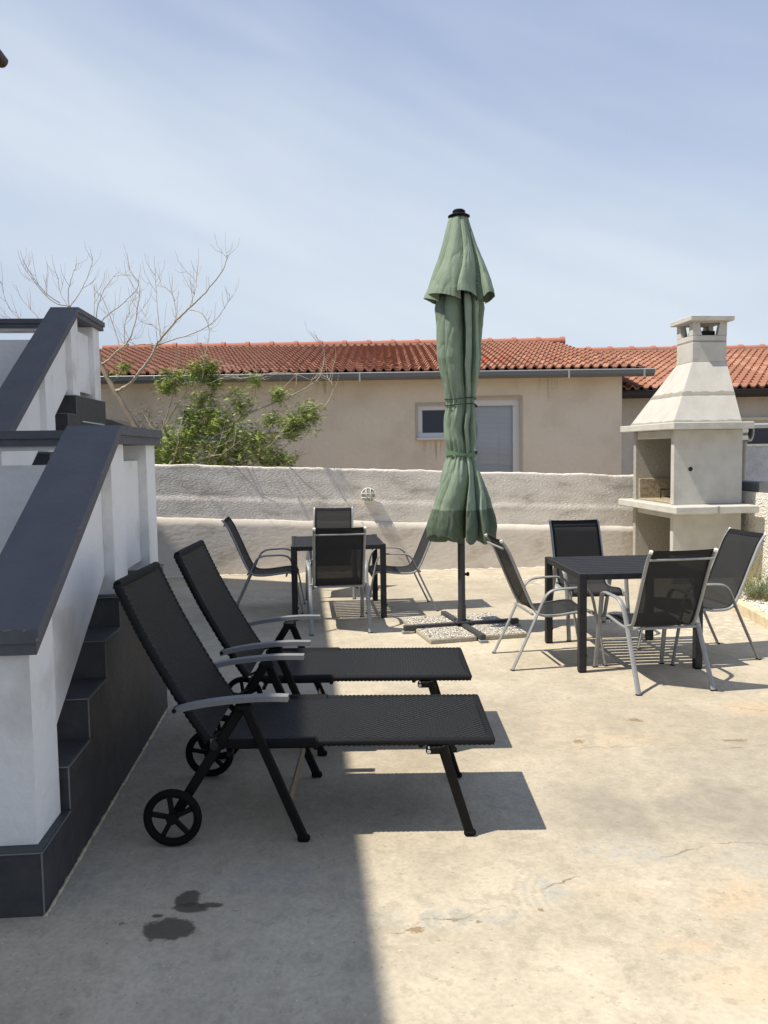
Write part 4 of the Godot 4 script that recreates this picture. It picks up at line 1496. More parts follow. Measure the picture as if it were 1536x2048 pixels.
	for q in [[-0.66, 0.36], [-0.3, 0.385], [0.14, 0.388]]:
		m = MB.new()
		rod(m, Vector3(q[0], q[1], -LW), Vector3(q[0], q[1], LW), 0.011, 8)
		part(o, "under_bar", m, mats.black)
	return o

# ------------------------------------------------------------------ armchairs
# local: -z is the way the chair faces, the rear feet stand on z = 0
func CH(s: float, y: float, w: float) -> Vector3:
	return Vector3(w, y, -s)

func make_armchair() -> Node3D:
	var o := thing("garden_armchair", "", "chair", Vector3.ZERO, 0.0, "grey sling armchairs round the tables")
	var m: MB
	for sd in [-1.0, 1.0]:
		# leg loop: rear foot, up, over as the arm, down to the front foot
		m = MB.new()
		var lp := [CH(0.0, 0.004, sd * 0.262), CH(0.10, 0.21, sd * 0.258), CH(0.19, 0.405, sd * 0.255), CH(0.236, 0.508, sd * 0.257), CH(0.272, 0.560, sd * 0.262), CH(0.325, 0.585, sd * 0.268), CH(0.43, 0.592, sd * 0.272), CH(0.525, 0.590, sd * 0.27), CH(0.582, 0.565, sd * 0.264), CH(0.611, 0.503, sd * 0.258), CH(0.64, 0.37, sd * 0.256), CH(0.657, 0.289, sd * 0.256), CH(0.708, 0.004, sd * 0.258)]
		tube(m, smooth(lp, 5), PackedFloat32Array([0.0092, 0.0092]), 12, Vector3.RIGHT, 1.95)
		var loop := part(o, "leg_and_arm", m, mats.frame)
		m = MB.new()
		bx(m, CH(0.0, 0.004, sd * 0.262), Vector3(0.04, 0.008, 0.024), 0.002)
		bx(m, CH(0.708, 0.004, sd * 0.258), Vector3(0.04, 0.008, 0.024), 0.002)
		part(loop, "foot_cap", m, mats.rubber)
		# the rail that carries the cloth
		m = MB.new()
		var rl := smooth(rail_pts(sd * 0.222), 5)
		tube(m, rl, PackedFloat32Array([0.0105, 0.0105]), 10, Vector3.RIGHT, 1.15)
		var rail := part(o, "side_rail", m, mats.frame)
		m = MB.new()
		rod(m, CH(-0.064, 0.938, sd * 0.222), CH(-0.073, 0.953, sd * 0.222), 0.0125, 10)
		part(rail, "end_cap", m, mats.lamp_white)
		m = MB.new()
		rod(m, CH(0.186, 0.425, sd * 0.222), CH(0.190, 0.415, sd * 0.262), 0.008, 8)
		rod(m, CH(0.60, 0.395, sd * 0.222), CH(0.637, 0.385, sd * 0.258), 0.007, 8)
		part(rail, "bolt", m, mats.frame)
	for a in [[-0.046, 0.892, 0.008], [0.176, 0.400, 0.010], [0.56, 0.375, 0.009]]:
		m = MB.new()
		rod(m, CH(a[0] - 0.012, a[1], -0.222), CH(a[0] - 0.012, a[1], 0.222), a[2], 8)
		part(o, "cross_bar", m, mats.frame)
	# cloth and its hems
	var prof := smooth(rail_pts(0.0), 4)
	m = MB.new()
	sheet(m, prof, -0.214, 0.214, 0.008, 0, prof.size() - 1)
	part(o, "sling", m, mats.sling)
	m = MB.new()
	for sd in [-1.0, 1.0]:
		sheet(m, prof, sd * 0.215, sd * 0.196, 0.0105, 0, prof.size() - 1)
	sheet(m, prof, -0.212, 0.212, 0.0125, 0, 4)
	sheet(m, prof, -0.212, 0.212, 0.0125, prof.size() - 4, prof.size() - 1)
	part(o, "hem", m, mats.hem)
	return o

func rail_pts(w: float) -> Array:
	return [CH(-0.068, 0.945, w), CH(-0.045, 0.915, w), CH(-0.014, 0.866, w), CH(0.02, 0.79, w), CH(0.06, 0.697, w), CH(0.10, 0.60, w), CH(0.14, 0.508, w), CH(0.176, 0.438, w), CH(0.21, 0.402, w), CH(0.26, 0.387, w), CH(0.35, 0.386, w), CH(0.45, 0.397, w), CH(0.54, 0.408, w), CH(0.60, 0.407, w), CH(0.632, 0.392, w), CH(0.648, 0.362, w)]

func sheet(m: MB, prof: PackedVector3Array, w0: float, w1: float, lift: float, k0: int, k1: int) -> void:
	var cols := 6
	var base := m.v.size()
	for k in range(k0, k1 + 1):
		var t := (prof[mini(k + 1, prof.size() - 1)] - prof[maxi(k - 1, 0)]).normalized()
		var up := t.cross(Vector3.RIGHT)
		if up.y < 0.0:
			up = -up
		for c in cols + 1:
			var w := lerpf(w0, w1, float(c) / cols)
			var dip := 0.007 * (1.0 - pow(minf(1.0, absf(w) / 0.214), 2.0))
			m.vert(prof[k] + Vector3(w, 0, 0) + up * (lift - dip), up, Vector2(w, k))
	for k in k1 - k0:
		for c in cols:
			var q := base + k * (cols + 1) + c
			var w := q + cols + 1
			m.i.append_array([q, w, q + 1, q + 1, w, w + 1])

# ------------------------------------------------------------------ tables
func make_table(label: String) -> Node3D:
	var o := thing("garden_table", label, "table", Vector3.ZERO, 0.0, "anthracite slatted garden tables")
	var w := 0.91
	var d := 0.96
	var l := 0.055
	var h := 0.72
	var m: MB
	for x in [l / 2, w - l / 2]:
		for z in [-l / 2, -d + l / 2]:
			m = MB.new()
			bx(m, Vector3(x, h / 2 + 0.004, z), Vector3(l, h - 0.008, l), 0.004)
			var leg := part(o, "leg", m, mats.anthracite)
			m = MB.new()
			bx(m, Vector3(x, 0.005, z), Vector3(l - 0.006, 0.012, l - 0.006), 0.003)
			part(leg, "foot_cap", m, mats.rubber)
			m = MB.new()
			rod(m, Vector3(x + l / 2 - 0.002, 0.12, z), Vector3(x + l / 2 + 0.009, 0.12, z), 0.009, 8)
			part(leg, "bolt", m, mats.black)
	for z in [-0.02, -d + 0.02]:
		m = MB.new()
		bx(m, Vector3(w / 2, h - 0.026, z), Vector3(w - 2 * l, 0.044, 0.028), 0.003)
		part(o, "apron", m, mats.anthracite)
	for x in [0.02, w - 0.02]:
		m = MB.new()
		bx(m, Vector3(x, h - 0.026, -d / 2), Vector3(0.028, 0.044, d - 2 * l), 0.003)
		part(o, "apron", m, mats.anthracite)
	var n := 10
	var z0 := -0.036
	var z1 := -d + 0.036
	var pitch := (z0 - z1) / n
	for k in n:
		m = MB.new()
		var zc := z0 - pitch * (k + 0.5)
		var end := 0.037 if absf(zc) > 0.075 and absf(zc) < d - 0.075 else 0.058
		bx(m, Vector3(w / 2, h - 0.010 + (rng.randf() - 0.5) * 0.001, zc), Vector3(w - 2 * end, 0.016, pitch - 0.021), 0.006)
		part(o, "slat", m, mats.slat)
	m = MB.new()
	bx(m, Vector3(w / 2, h - 0.032, -d / 2), Vector3(0.03, 0.02, d - 0.08), 0.002)
	part(o, "brace", m, mats.anthracite)
	return o

func make_furniture() -> void:
	var lg := make_lounger("wicker lounger in front, its wheel and legs nearest the stair foot")
	var l2 := lg.duplicate()
	l2.name = numbered("sun_lounger")
	add_child(l2)
	l2.position = P(0.006, 0, 4.593)
	l2.set_meta("label", "wicker lounger behind, half hidden by the front lounger")
	var t1 := make_table("slatted dark table beside the lamp wall, behind the loungers")
	t1.position = P(-0.891, 0, 7.742)
	t1.rotation.y = 0.1013
	var t2 := t1.duplicate()
	t2.name = numbered("garden_table")
	add_child(t2)
	t2.position = P(1.386, 0, 5.786)
	t2.rotation.y = 0.0637
	t2.set_meta("label", "slatted dark table near the barbecue, right of the parasol")
	var first := make_armchair()
	var poses := [
		[1.903, 5.279, 0.15, "armchair with its back to us at the table near the barbecue"],
		[0.889, 6.145, -1.445, "armchair in profile between the parasol base and the right-hand table"],
		[2.765, 6.352, 1.76, "armchair in front of the gravel bed, its grey seat side showing"],
		[1.755, 7.482, PI + 0.05, "armchair facing us across the table near the barbecue"],
		[-0.395, 7.153, 0.124, "armchair with its back to us at the table behind the loungers"],
		[-1.548, 8.33, -1.51, "armchair in profile on the stair side of the table behind the loungers"],
		[0.49, 8.40, 1.69, "armchair in profile half behind the closed parasol's skirt"],
		[-0.595, 9.575, PI, "armchair facing us below the wall lamp, mostly hidden by another chair"],
	]
	for k in poses.size():
		var c: Node3D = first
		if k > 0:
			c = first.duplicate()
			c.name = numbered("garden_armchair")
			add_child(c)
		c.position = P(poses[k][0], 0, poses[k][1])
		c.rotation.y = poses[k][2]
		c.set_meta("label", poses[k][3])

# ------------------------------------------------------------------ parasol
func make_parasol() -> void:
	var at := P(0.6855, 0, 7.275)
	var yaw := 0.24
	var o := thing("closed_parasol", "closed green parasol tied with two bands on a dark pole", "parasol", at, yaw)
	var m := MB.new()
	rod(m, Vector3(0, 0.05, 0), Vector3(0, 1.35, 0), 0.033, 24)
	rod(m, Vector3(0, 1.3, 0), Vector3(0, 3.63, 0), 0.026, 20)
	var pole := part(o, "pole", m, mats.pole)
	m = MB.new()
	rod(m, Vector3(0.03, 0.5, 0), Vector3(0.062, 0.5, 0), 0.012, 12)
	rod(m, Vector3(0.052, 0.5, 0), Vector3(0.068, 0.5, 0), 0.019, 14)
	part(pole, "clamp_knob", m, mats.black)
	m = MB.new()
	lathe(m, Vector3.ZERO, [V(0.075, 3.615), V(0.094, 3.622), V(0.096, 3.630), V(0.08, 3.640), V(0.055, 3.644), V(0.056, 3.672), V(0.042, 3.684), V(0.0, 3.687)], 28)
	part(o, "finial", m, mats.black)
	# canopies
	var main := [[2.99, 0.150], [2.93, 0.205], [2.838, 0.222], [2.731, 0.212], [2.575, 0.205], [2.41, 0.206], [2.288, 0.186], [2.172, 0.160], [2.084, 0.139], [2.036, 0.129], [1.984, 0.133], [1.905, 0.148], [1.80, 0.156], [1.699, 0.152], [1.614, 0.127], [1.575, 0.120], [1.535, 0.126], [1.495, 0.148], [1.411, 0.182], [1.322, 0.208], [1.18, 0.250], [1.122, 0.262], [1.019, 0.292], [0.93, 0.308], [0.85, 0.300]]
	var g := canopy_grid(main, 0.0, 11, 9)
	part(o, "canopy", canopy_rows(g, 9.0, 1.09), mats.canopy)
	part(o, "valance", canopy_rows(g, 1.10, 0.0), mats.valance)
	var top := [[3.622, 0.070], [3.605, 0.090], [3.55, 0.106], [3.488, 0.126], [3.40, 0.154], [3.308, 0.186], [3.152, 0.246], [3.023, 0.298], [2.945, 0.330]]
	part(o, "vent_canopy", canopy_rows(canopy_grid(top, 1.0, 23, 8), 9.0, 0.0), mats.canopy)
	# the two ties
	m = MB.new()
	band(m, 1.573, 0.129, 0.024, -0.010)
	var tie := part(o, "tie_band", m, mats.canopy_band)
	m = MB.new()
	bx(m, Vector3(0.115, 1.585, 0.06), Vector3(0.045, 0.03, 0.02), 0.006, 0.5)
	part(tie, "toggle", m, mats.cord)
	m = MB.new()
	for y in [2.058, 2.006]:
		var ring := PackedVector3Array()
		for k in 33:
			var an := TAU * k / 32.0
			ring.append(Vector3(cos(an) * 0.137, y + 0.006 * sin(an * 2.0 + y * 9.0), sin(an) * 0.137))
		tube(m, ring, PackedFloat32Array([0.0045, 0.0045]), 6, Vector3.ZERO, 1.0, false)
	tie = part(o, "tie_cord", m, mats.cord)
	m = MB.new()
	lathe(m, Vector3(0.125, 1.99, 0.066), [V(0, -0.012), V(0.012, -0.004), V(0.012, 0.006), V(0, 0.012)], 10)
	part(tie, "toggle", m, mats.cord)
	# cross foot and its socket
	for k in 2:
		m = MB.new()
		var dv := Vector3(1, 0, 0) if k == 0 else Vector3(0, 0, 1)
		bar(m, dv * -0.54 + Vector3.UP * (0.047 if k == 0 else 0.0468), dv * 0.54 + Vector3.UP * (0.047 if k == 0 else 0.0468), Vector3.UP, 0.046 if k == 0 else 0.044, 0.05, 0.003)
		var arm := part(o, "foot_arm", m, mats.pole)
		m = MB.new()
		for e in [-1.0, 1.0]:
			bx(m, dv * 0.525 * e + Vector3.UP * 0.012, Vector3(0.062, 0.024, 0.062), 0.004)
		part(arm, "end_foot", m, mats.frame)
	m = MB.new()
	bx(m, Vector3(0, 0.075, 0), Vector3(0.14, 0.012, 0.14), 0.003)
	rod(m, Vector3(0, 0.07, 0), Vector3(0, 0.22, 0), 0.038, 20)
	for q in [[0.05, 0.05], [-0.05, 0.05], [0.05, -0.05], [-0.05, -0.05]]:
		rod(m, Vector3(q[0], 0.08, q[1]), Vector3(q[0], 0.095, q[1]), 0.009, 8)
	part(o, "socket", m, mats.pole)
	# four cast slabs weigh it down
	var names := [[-1, 1, "cast pebble slab at the front left of the parasol foot"], [1, 1, "cast pebble slab at the front right of the parasol foot"], [-1, -1, "cast pebble slab at the back left of the parasol foot"], [1, -1, "cast pebble slab at the back right of the parasol foot"]]
	for a in names:
		var c := at + Basis(Vector3.UP, yaw) * Vector3(a[0] * 0.232, 0, a[1] * 0.245)
		var sl := thing("weight_slab", a[2], "paving slab", c, yaw + (rng.randf() - 0.5) * 0.02, "pebble slabs on the parasol foot")
		m = MB.new()
		bx(m, Vector3(0, 0.021, 0), Vector3(0.41, 0.036, 0.435), 0.005)
		part(sl, "core", m, mats.slab_edge)
		m = MB.new()
		bx(m, Vector3(0, 0.0405, 0), Vector3(0.402, 0.005, 0.427), 0.002)
		part(sl, "pebble_face", m, mats.aggregate)

func band(m: MB, y: float, r: float, half: float, tilt: float) -> void:
	var n := 40
	var base := m.v.size()
	for k in n + 1:
		var an := TAU * k / n
		var d := Vector3(cos(an), 0, sin(an))
		var yy := y + tilt * cos(an) + 0.004 * sin(an * 3.0)
		var hh := half * (0.85 + 0.25 * sin(an * 2.0 + 1.0))
		for q in [[-1.0, 0.0], [0.0, 0.004], [1.0, 0.0]]:
			m.vert(d * (r + q[1]) + Vector3.UP * (yy + q[0] * hh), d)
	for k in n:
		for j in 2:
			var q := base + k * 3 + j
			m.i.append_array([q, q + 3, q + 1, q + 1, q + 3, q + 4])

# gathered cloth: loose folds that lean round the pole, each rising gently and falling sharply; skirt = 1 for the upper tier
func canopy_grid(prof: Array, skirt: float, seed_: int, folds: int) -> Array:
	var r := RandomNumberGenerator.new()
	r.seed = seed_
	var edge := [0.0]
	var depth := []
	var skew := []
	for k in folds:
		edge.append(edge[k] + r.randf_range(0.62, 1.4))
		depth.append(r.randf_range(0.6, 1.2))
		skew.append(r.randf_range(0.62, 0.8))
	var whole: float = edge[folds]
	var f := noise(FastNoiseLite.TYPE_SIMPLEX_SMOOTH, 1.0, seed_, 2)
	var y_top: float = prof[0][0]
	var y_bot: float = prof[prof.size() - 1][0]
	var rows := int((y_top - y_bot) / 0.012)
	var cols := 288
	var grid := PackedVector3Array()
	for j in rows + 1:
		var y := lerpf(y_top, y_bot, float(j) / rows)
		var rad := 0.1
		for k in prof.size() - 1:
			if y <= prof[k][0] and y >= prof[k + 1][0]:
				var t: float = (prof[k][0] - y) / (prof[k][0] - prof[k + 1][0])
				rad = lerpf(prof[k][1], prof[k + 1][1], t)
		# how deep the folds run here: shallow under the ties, deep where the cloth swings free
		var deep := 0.0
		var pinch := 0.0
		if skirt > 0.5:
			deep = lerpf(0.10, 0.46, smoothstep(3.60, 2.95, y))
		else:
			var tie := minf(absf(y - 2.03), absf(y - 1.575))
			pinch = 1.0 - smoothstep(0.0, 0.22, tie)
			deep = lerpf(0.34, 0.74, smoothstep(0.0, 0.36, tie)) if y > 1.575 else lerpf(0.34, 0.74, smoothstep(1.56, 1.10, y))
		for c in cols + 1:
			var th := TAU * (c % cols) / cols
			var drift := f.get_noise_1d(y * 0.8) * 0.22
			var q := fposmod((th + drift) / TAU, 1.0) * whole
			var idx := 0
			while idx < folds - 1 and q > edge[idx + 1]:
				idx += 1
			var fr: float = clampf((q - edge[idx]) / (edge[idx + 1] - edge[idx]), 0.0, 1.0)
			var sk: float = skew[idx] + f.get_noise_2d(idx * 7.0, y * 1.1) * 0.16
			var crest := 0.0
			if fr < sk:
				crest = sin(PI * 0.5 * pow(fr / sk, 0.8))
			else:
				crest = pow(cos(PI * 0.5 * (fr - sk) / (1.0 - sk)), 0.7)
			var d: float = depth[idx] * (1.0 + f.get_noise_2d(idx * 13.0 + 50.0, y * 0.9) * 0.5)
			# small gathers where the ties pinch the cloth
			var gath := pinch * 0.05 * sin(th * 27.0 + f.get_noise_1d(y * 1.5 + 30.0) * 3.0)
			# slack that sags between the folds
			var sag := f.get_noise_3d(cos(th) * 0.9, y * 0.9 + 40.0, sin(th) * 0.9) * 0.13 * (1.0 - pinch)
			# hard little creases left by the packing
			var c1 := f.get_noise_3d(cos(th) * 2.6 + 7.0, y * 2.2 + th * 0.6, sin(th) * 2.6)
			var c2 := f.get_noise_3d(cos(th) * 5.0 + 70.0, y * 5.0 - th * 1.1, sin(th) * 5.0)
			var crease := pow(1.0 - absf(c1), 9.0) * 0.03 + pow(1.0 - absf(c2), 8.0) * 0.014
			var rr := rad * (1.0 - deep * d * (1.0 - crest) + gath + sag - crease)
			rr = clampf(rr, 0.036, rad * 1.07)
			var lean: float = 0.55 * deep * crest
			var yy := y
			if j >= rows - 2:
				# uneven hem: raised on the crests of the upper tier, wavy on the lower
				var e := (float(j) - (rows - 2)) / 2.0
				yy += e * ((0.06 * crest - 0.065) if skirt > 0.5 else (0.035 * sin(PI * fr * 2.0 + idx * 1.7) - 0.02))
			grid.append(Vector3(cos(th + lean) * rr, yy, sin(th + lean) * rr))
	return [grid, rows, cols]

# the rows from y0 down to y1 of such a grid as one sheet
func canopy_rows(g: Array, y0: float, y1: float) -> MB:
	var m := MB.new()
	var grid: PackedVector3Array = g[0]
	var rows: int = g[1]
	var cols: int = g[2]
	var first := -1
	var last := 0
	for j in rows + 1:
		var y := grid[j * (cols + 1)].y
		if first < 0 and y <= y0:
			first = j
		if y >= y1 or j == rows:
			last = j
	for j in range(first, last + 1):
		for c in cols + 1:
			var a := grid[j * (cols + 1) + posmod(c - 1, cols)]
			var b := grid[j * (cols + 1) + posmod(c + 1, cols)]
			var e := grid[maxi(j - 1, 0) * (cols + 1) + c]
			var h := grid[mini(j + 1, rows) * (cols + 1) + c]
			m.vert(grid[j * (cols + 1) + c], -(b - a).cross(h - e).normalized())
	for j in last - first:
		for c in cols:
			var q := j * (cols + 1) + c
			var w := q + cols + 1
			m.i.append_array([q, q + 1, w, q + 1, w + 1, w])
	# the normals must point away from the pole on the whole
	var sum := 0.0
	for k in m.v.size():
		sum += m.n[k].dot(Vector3(m.v[k].x, 0, m.v[k].z))
	if sum < 0.0:
		for k in m.n.size():
			m.n[k] = -m.n[k]
	return m

# ------------------------------------------------------------------ barbecue
# a: to the right along the side panel, b: away along the open front
func BQ(a: float, y: float, b: float) -> Vector3:
	var q := Vector2(3.284, 9.2) + Vector2(0.99545, 0.0954) * a + Vector2(-0.0954, 0.99545) * b
	return P(q.x, y, q.y)

func bq_box(parent: Node, called: String, a0: float, a1: float, y0: float, y1: float, b0: float, b1: float, material: Material, ch := 0.006) -> MeshInstance3D:
	var m := MB.new()
	var bs := Basis(BQ(1, 0, 0) - BQ(0, 0, 0), Vector3.UP, BQ(0, 0, 0) - BQ(0, 0, 1))
	box(m, Transform3D(bs, BQ((a0 + a1) / 2, (y0 + y1) / 2, (b0 + b1) / 2)), Vector3(a1 - a0, y1 - y0, b1 - b0), ch)
	return part(parent, called, m, material)

func make_barbecue() -> void:
	var o := thing("masonry_barbecue", "tall pale cement barbecue with hood and chimney in the corner", "barbecue")
	# lower stand
	bq_box(o, "stand_panel", 0.131, 0.971, 0.0, 0.846, 0.35, 0.43, mats.cement)
	bq_box(o, "stand_panel", 0.131, 0.971, 0.0, 0.846, 1.455, 1.53, mats.cement_rough)
	bq_box(o, "stand_back", 0.90, 0.969, 0.0, 0.845, 0.431, 1.454, mats.cement)
	bq_box(o, "shelf_beam", 0.16, 0.24, 0.765, 0.846, 0.431, 1.454, mats.cement)
	# shelf
	bq_box(o, "shelf", 0.0, 0.99, 0.847, 0.932, 0.0, 1.71, mats.cement, 0.01)
	bq_box(o, "shelf_joint", 0.492, 0.516, 0.846, 0.931, -0.0015, 0.3, mats.cement_smear, 0.0)
	# fire chamber
	bq_box(o, "side_panel", 0.131, 0.971, 0.933, 1.807, 0.35, 0.43, mats.cement)
	bq_box(o, "side_panel", 0.131, 0.971, 0.933, 1.807, 1.455, 1.53, mats.cement_rough)
	bq_box(o, "back_panel", 0.90, 0.969, 0.933, 1.807, 0.431, 1.454, mats.cement)
	bq_box(o, "lintel", 0.15, 0.21, 1.71, 1.807, 0.431, 1.454, mats.cement)
	bq_box(o, "fire_floor", 0.17, 0.899, 0.933, 0.955, 0.432, 1.453, mats.refractory)
	bq_box(o, "fire_plate", 0.17, 0.899, 0.956, 1.205, 1.41, 1.453, mats.refractory)
	bq_box(o, "fire_plate", 0.855, 0.899, 0.956, 1.205, 0.478, 1.409, mats.refractory)
	bq_box(o, "fire_plate", 0.17, 0.899, 0.956, 1.17, 0.432, 0.475, mats.refractory)
	# iron rack inside
	var m := MB.new()
	for b in [0.75, 1.2]:
		rod(m, BQ(0.36, 0.956, b), BQ(0.36, 1.07, b), 0.008, 6)
		rod(m, BQ(0.36, 1.07, b), BQ(0.8, 1.07, b), 0.008, 6)
		rod(m, BQ(0.8, 0.956, b), BQ(0.8, 1.07, b), 0.008, 6)
	part(o, "iron_rack", m, mats.iron)
	m = MB.new()
	for k in 9:
		var aa := lerpf(0.38, 0.78, k / 8.0)
		rod(m, BQ(aa, 1.082, 0.7), BQ(aa, 1.082, 1.25), 0.004, 5)
	part(o, "grate", m, mats.iron)
	# plugged spit hole
	m = MB.new()
	rod(m, BQ(0.336, 1.348, 0.36), BQ(0.336, 1.348, 0.346), 0.026, 18)
	var plug := part(o, "spit_hole", m, mats.iron)
	m = MB.new()
	rod(m, BQ(0.336, 1.348, 0.347), BQ(0.336, 1.348, 0.3445), 0.013, 12)
	part(plug, "plug", m, mats.soot)
	m = MB.new()
	rod(m, BQ(0.42, 1.36, 1.454), BQ(0.42, 1.36, 1.446), 0.02, 14)
	part(o, "spit_bush", m, mats.alu)
	# hood slab
	bq_box(o, "hood_slab", 0.03, 1.0, 1.808, 1.888, 0.15, 1.74, mats.cement, 0.008)
	# hood: flat-sided, straight at the back
	m = MB.new()
	var lo := [BQ(0.08, 1.889, 0.25), BQ(0.90, 1.889, 0.25), BQ(0.90, 1.889, 1.52), BQ(0.08, 1.889, 1.52)]
	var hi := [BQ(0.464, 2.612, 0.6), BQ(0.887, 2.612, 0.6), BQ(0.887, 2.612, 1.02), BQ(0.464, 2.612, 1.02)]
	var mid := BQ(0.6, 2.2, 0.85)
	for k in 4:
		var j := (k + 1) % 4
		var c: Vector3 = (lo[k] + lo[j] + hi[k] + hi[j]) * 0.25
		face(m, [lo[k], lo[j], hi[j], hi[k]], c - mid)
	face(m, hi, Vector3.UP)
	var hood := part(o, "hood", m, mats.cement)
	# smeared joint where the two castings meet, and ragged mortar along the foot
	m = MB.new()
	smear(m, lo, hi, 0.44, 0.50, 5)
	smear(m, lo, hi, 0.0, 0.028, 9)
	part(hood, "mortar_smear", m, mats.cement_smear)
	# chimney in two castings
	bq_box(o, "chimney_block", 0.464, 0.887, 2.613, 2.846, 0.6, 1.02, mats.cement, 0.005)
	bq_box(o, "chimney_joint", 0.467, 0.884, 2.8465, 2.862, 0.603, 1.017, mats.cement_smear, 0.0)
	var cy0 := 2.8625
	bq_box(o, "chimney_block", 0.464, 0.887, cy0, 2.925, 0.6, 1.02, mats.cement, 0.005)
	# four tapering posts leave an opening on each side
	m = MB.new()
	for ca in [[0.464, 1.0], [0.887, -1.0]]:
		for cb in [[0.6, 1.0], [1.02, -1.0]]:
			var low := 0.115
			var up := 0.085
			var a0: float = ca[0]
			var b0: float = cb[0]
			var sa: float = ca[1]
			var sb: float = cb[1]
			var p := []
			for e in [[2.9255, low], [3.075, up]]:
				p.append([BQ(a0, e[0], b0), BQ(a0 + sa * e[1], e[0], b0), BQ(a0 + sa * e[1], e[0], b0 + sb * 0.06), BQ(a0 + sa * 0.06, e[0], b0 + sb * 0.06), BQ(a0 + sa * 0.06, e[0], b0 + sb * e[1]), BQ(a0, e[0], b0 + sb * e[1])])
			var cen: Vector3 = (p[0][0] + p[0][3] + p[1][0] + p[1][3]) * 0.25
			for k in 6:
				var j := (k + 1) % 6
				var mc: Vector3 = (p[0][k] + p[0][j] + p[1][k] + p[1][j]) * 0.25
				var out := mc - cen
				if k == 2 or k == 3:
					out = (BQ(a0 + sa, 0, b0 + sb) - BQ(a0, 0, b0))
				face(m, [p[0][k], p[0][j], p[1][j], p[1][k]], out)
	part(o, "chimney_posts", m, mats.cement)
	bq_box(o, "flue_lining", 0.56, 0.79, 2.9255, 2.99, 0.70, 0.92, mats.soot, 0.0)
	bq_box(o, "chimney_top_ring", 0.464, 0.887, 3.0755, 3.088, 0.6, 1.02, mats.cement, 0.0)
	bq_box(o, "chimney_cap", 0.405, 0.945, 3.0885, 3.146, 0.53, 1.09, mats.cement, 0.006)
	# a grey vent hood on the house side
	var v := thing("vent_pipe", "grey round ended vent pipe sticking out beside the barbecue hood", "vent pipe")
	m = MB.new()
	var c0 := P(4.62, 1.79, 10.35)
	var outer := []
	var inner := []
	for k in 25:
		var an := TAU * k / 24.0
		outer.append(V(cos(an) * 0.052, sin(an) * 0.13))
		inner.append(V(cos(an) * 0.036, sin(an) * 0.098))
	var vp := func(u: float, y: float, w: float) -> Vector3:
		return c0 + Vector3(u - w * 0.1, y, w)
	for k in 24:
		var a: Vector2 = outer[k]
		var b: Vector2 = outer[k + 1]
		var ai: Vector2 = inner[k]
		var bi: Vector2 = inner[k + 1]
		face(m, [vp.call(a.x, a.y, 0.0), vp.call(b.x, b.y, 0.0), vp.call(b.x, b.y, -0.5), vp.call(a.x, a.y, -0.5)], Vector3(a.x, a.y, 0))
		face(m, [vp.call(ai.x, ai.y, 0.0), vp.call(bi.x, bi.y, 0.0), vp.call(bi.x, bi.y, -0.5), vp.call(ai.x, ai.y, -0.5)], -Vector3(ai.x, ai.y, 0))
		face(m, [vp.call(a.x, a.y, 0.0), vp.call(b.x, b.y, 0.0), vp.call(bi.x, bi.y, 0.0), vp.call(ai.x, ai.y, 0.0)], Vector3.BACK)
	part(v, "shell", m, mats.cement_dark)
	m = MB.new()
	var disc := []
	for k in 24:
		disc.append(vp.call(inner[k].x, inner[k].y, -0.3))
	face(m, disc, Vector3.BACK)
	part(v, "pipe_end", m, mats.cement_dark)
	for yy in [1.80, 1.71]:
		m = MB.new()
		bx(m, P(4.50, yy, 10.36), Vector3(0.16, 0.055, 0.1), 0.006)
		part(v, "bracket", m, mats.lamp_white)
	m = MB.new()
	rod(m, P(4.62, 0.0, 10.6), P(4.62, 1.72, 10.5), 0.03, 10)
	part(v, "stand", m, mats.cement_dark)

# a thin ragged skin of mortar lying on the slanted faces between two heights (fractions)
func smear(m: MB, lo: Array, hi: Array, f0: float, f1: float, seed_: int) -> void:
	var f := noise(FastNoiseLite.TYPE_SIMPLEX_SMOOTH, 1.0, seed_, 4)
	for k in [0, 3]:
		var j: int = (k + 1) % 4
		var out := ((lo[j] - lo[k]) as Vector3).cross((hi[k] - lo[k]) as Vector3).normalized()
		var cen: Vector3 = (lo[0] + lo[2]) * 0.5
		if out.dot((lo[k] + lo[j]) * 0.5 - cen) < 0.0:
			out = -out
		var n := 40
		var row := []
		for i in n + 1:
			var u := float(i) / n
			var a: float = f0 + f.get_noise_2d(u * 5.0 + k * 9.0, 1.0) * 0.010
			var b: float = f1 + f.get_noise_2d(u * 6.0 + k * 9.0, 7.0) * 0.022
			if f0 < 0.01:
				a = 0.0
			b = maxf(b, a + 0.004)
			var pa: Vector3 = (lo[k] as Vector3).lerp(hi[k], a).lerp((lo[j] as Vector3).lerp(hi[j], a), u)
			var pb: Vector3 = (lo[k] as Vector3).lerp(hi[k], b).lerp((lo[j] as Vector3).lerp(hi[j], b), u)
			row.append([pa + out * 0.003, pb + out * 0.003])
		for i in n:
			face(m, [row[i][0], row[i + 1][0], row[i + 1][1], row[i][1]], out)

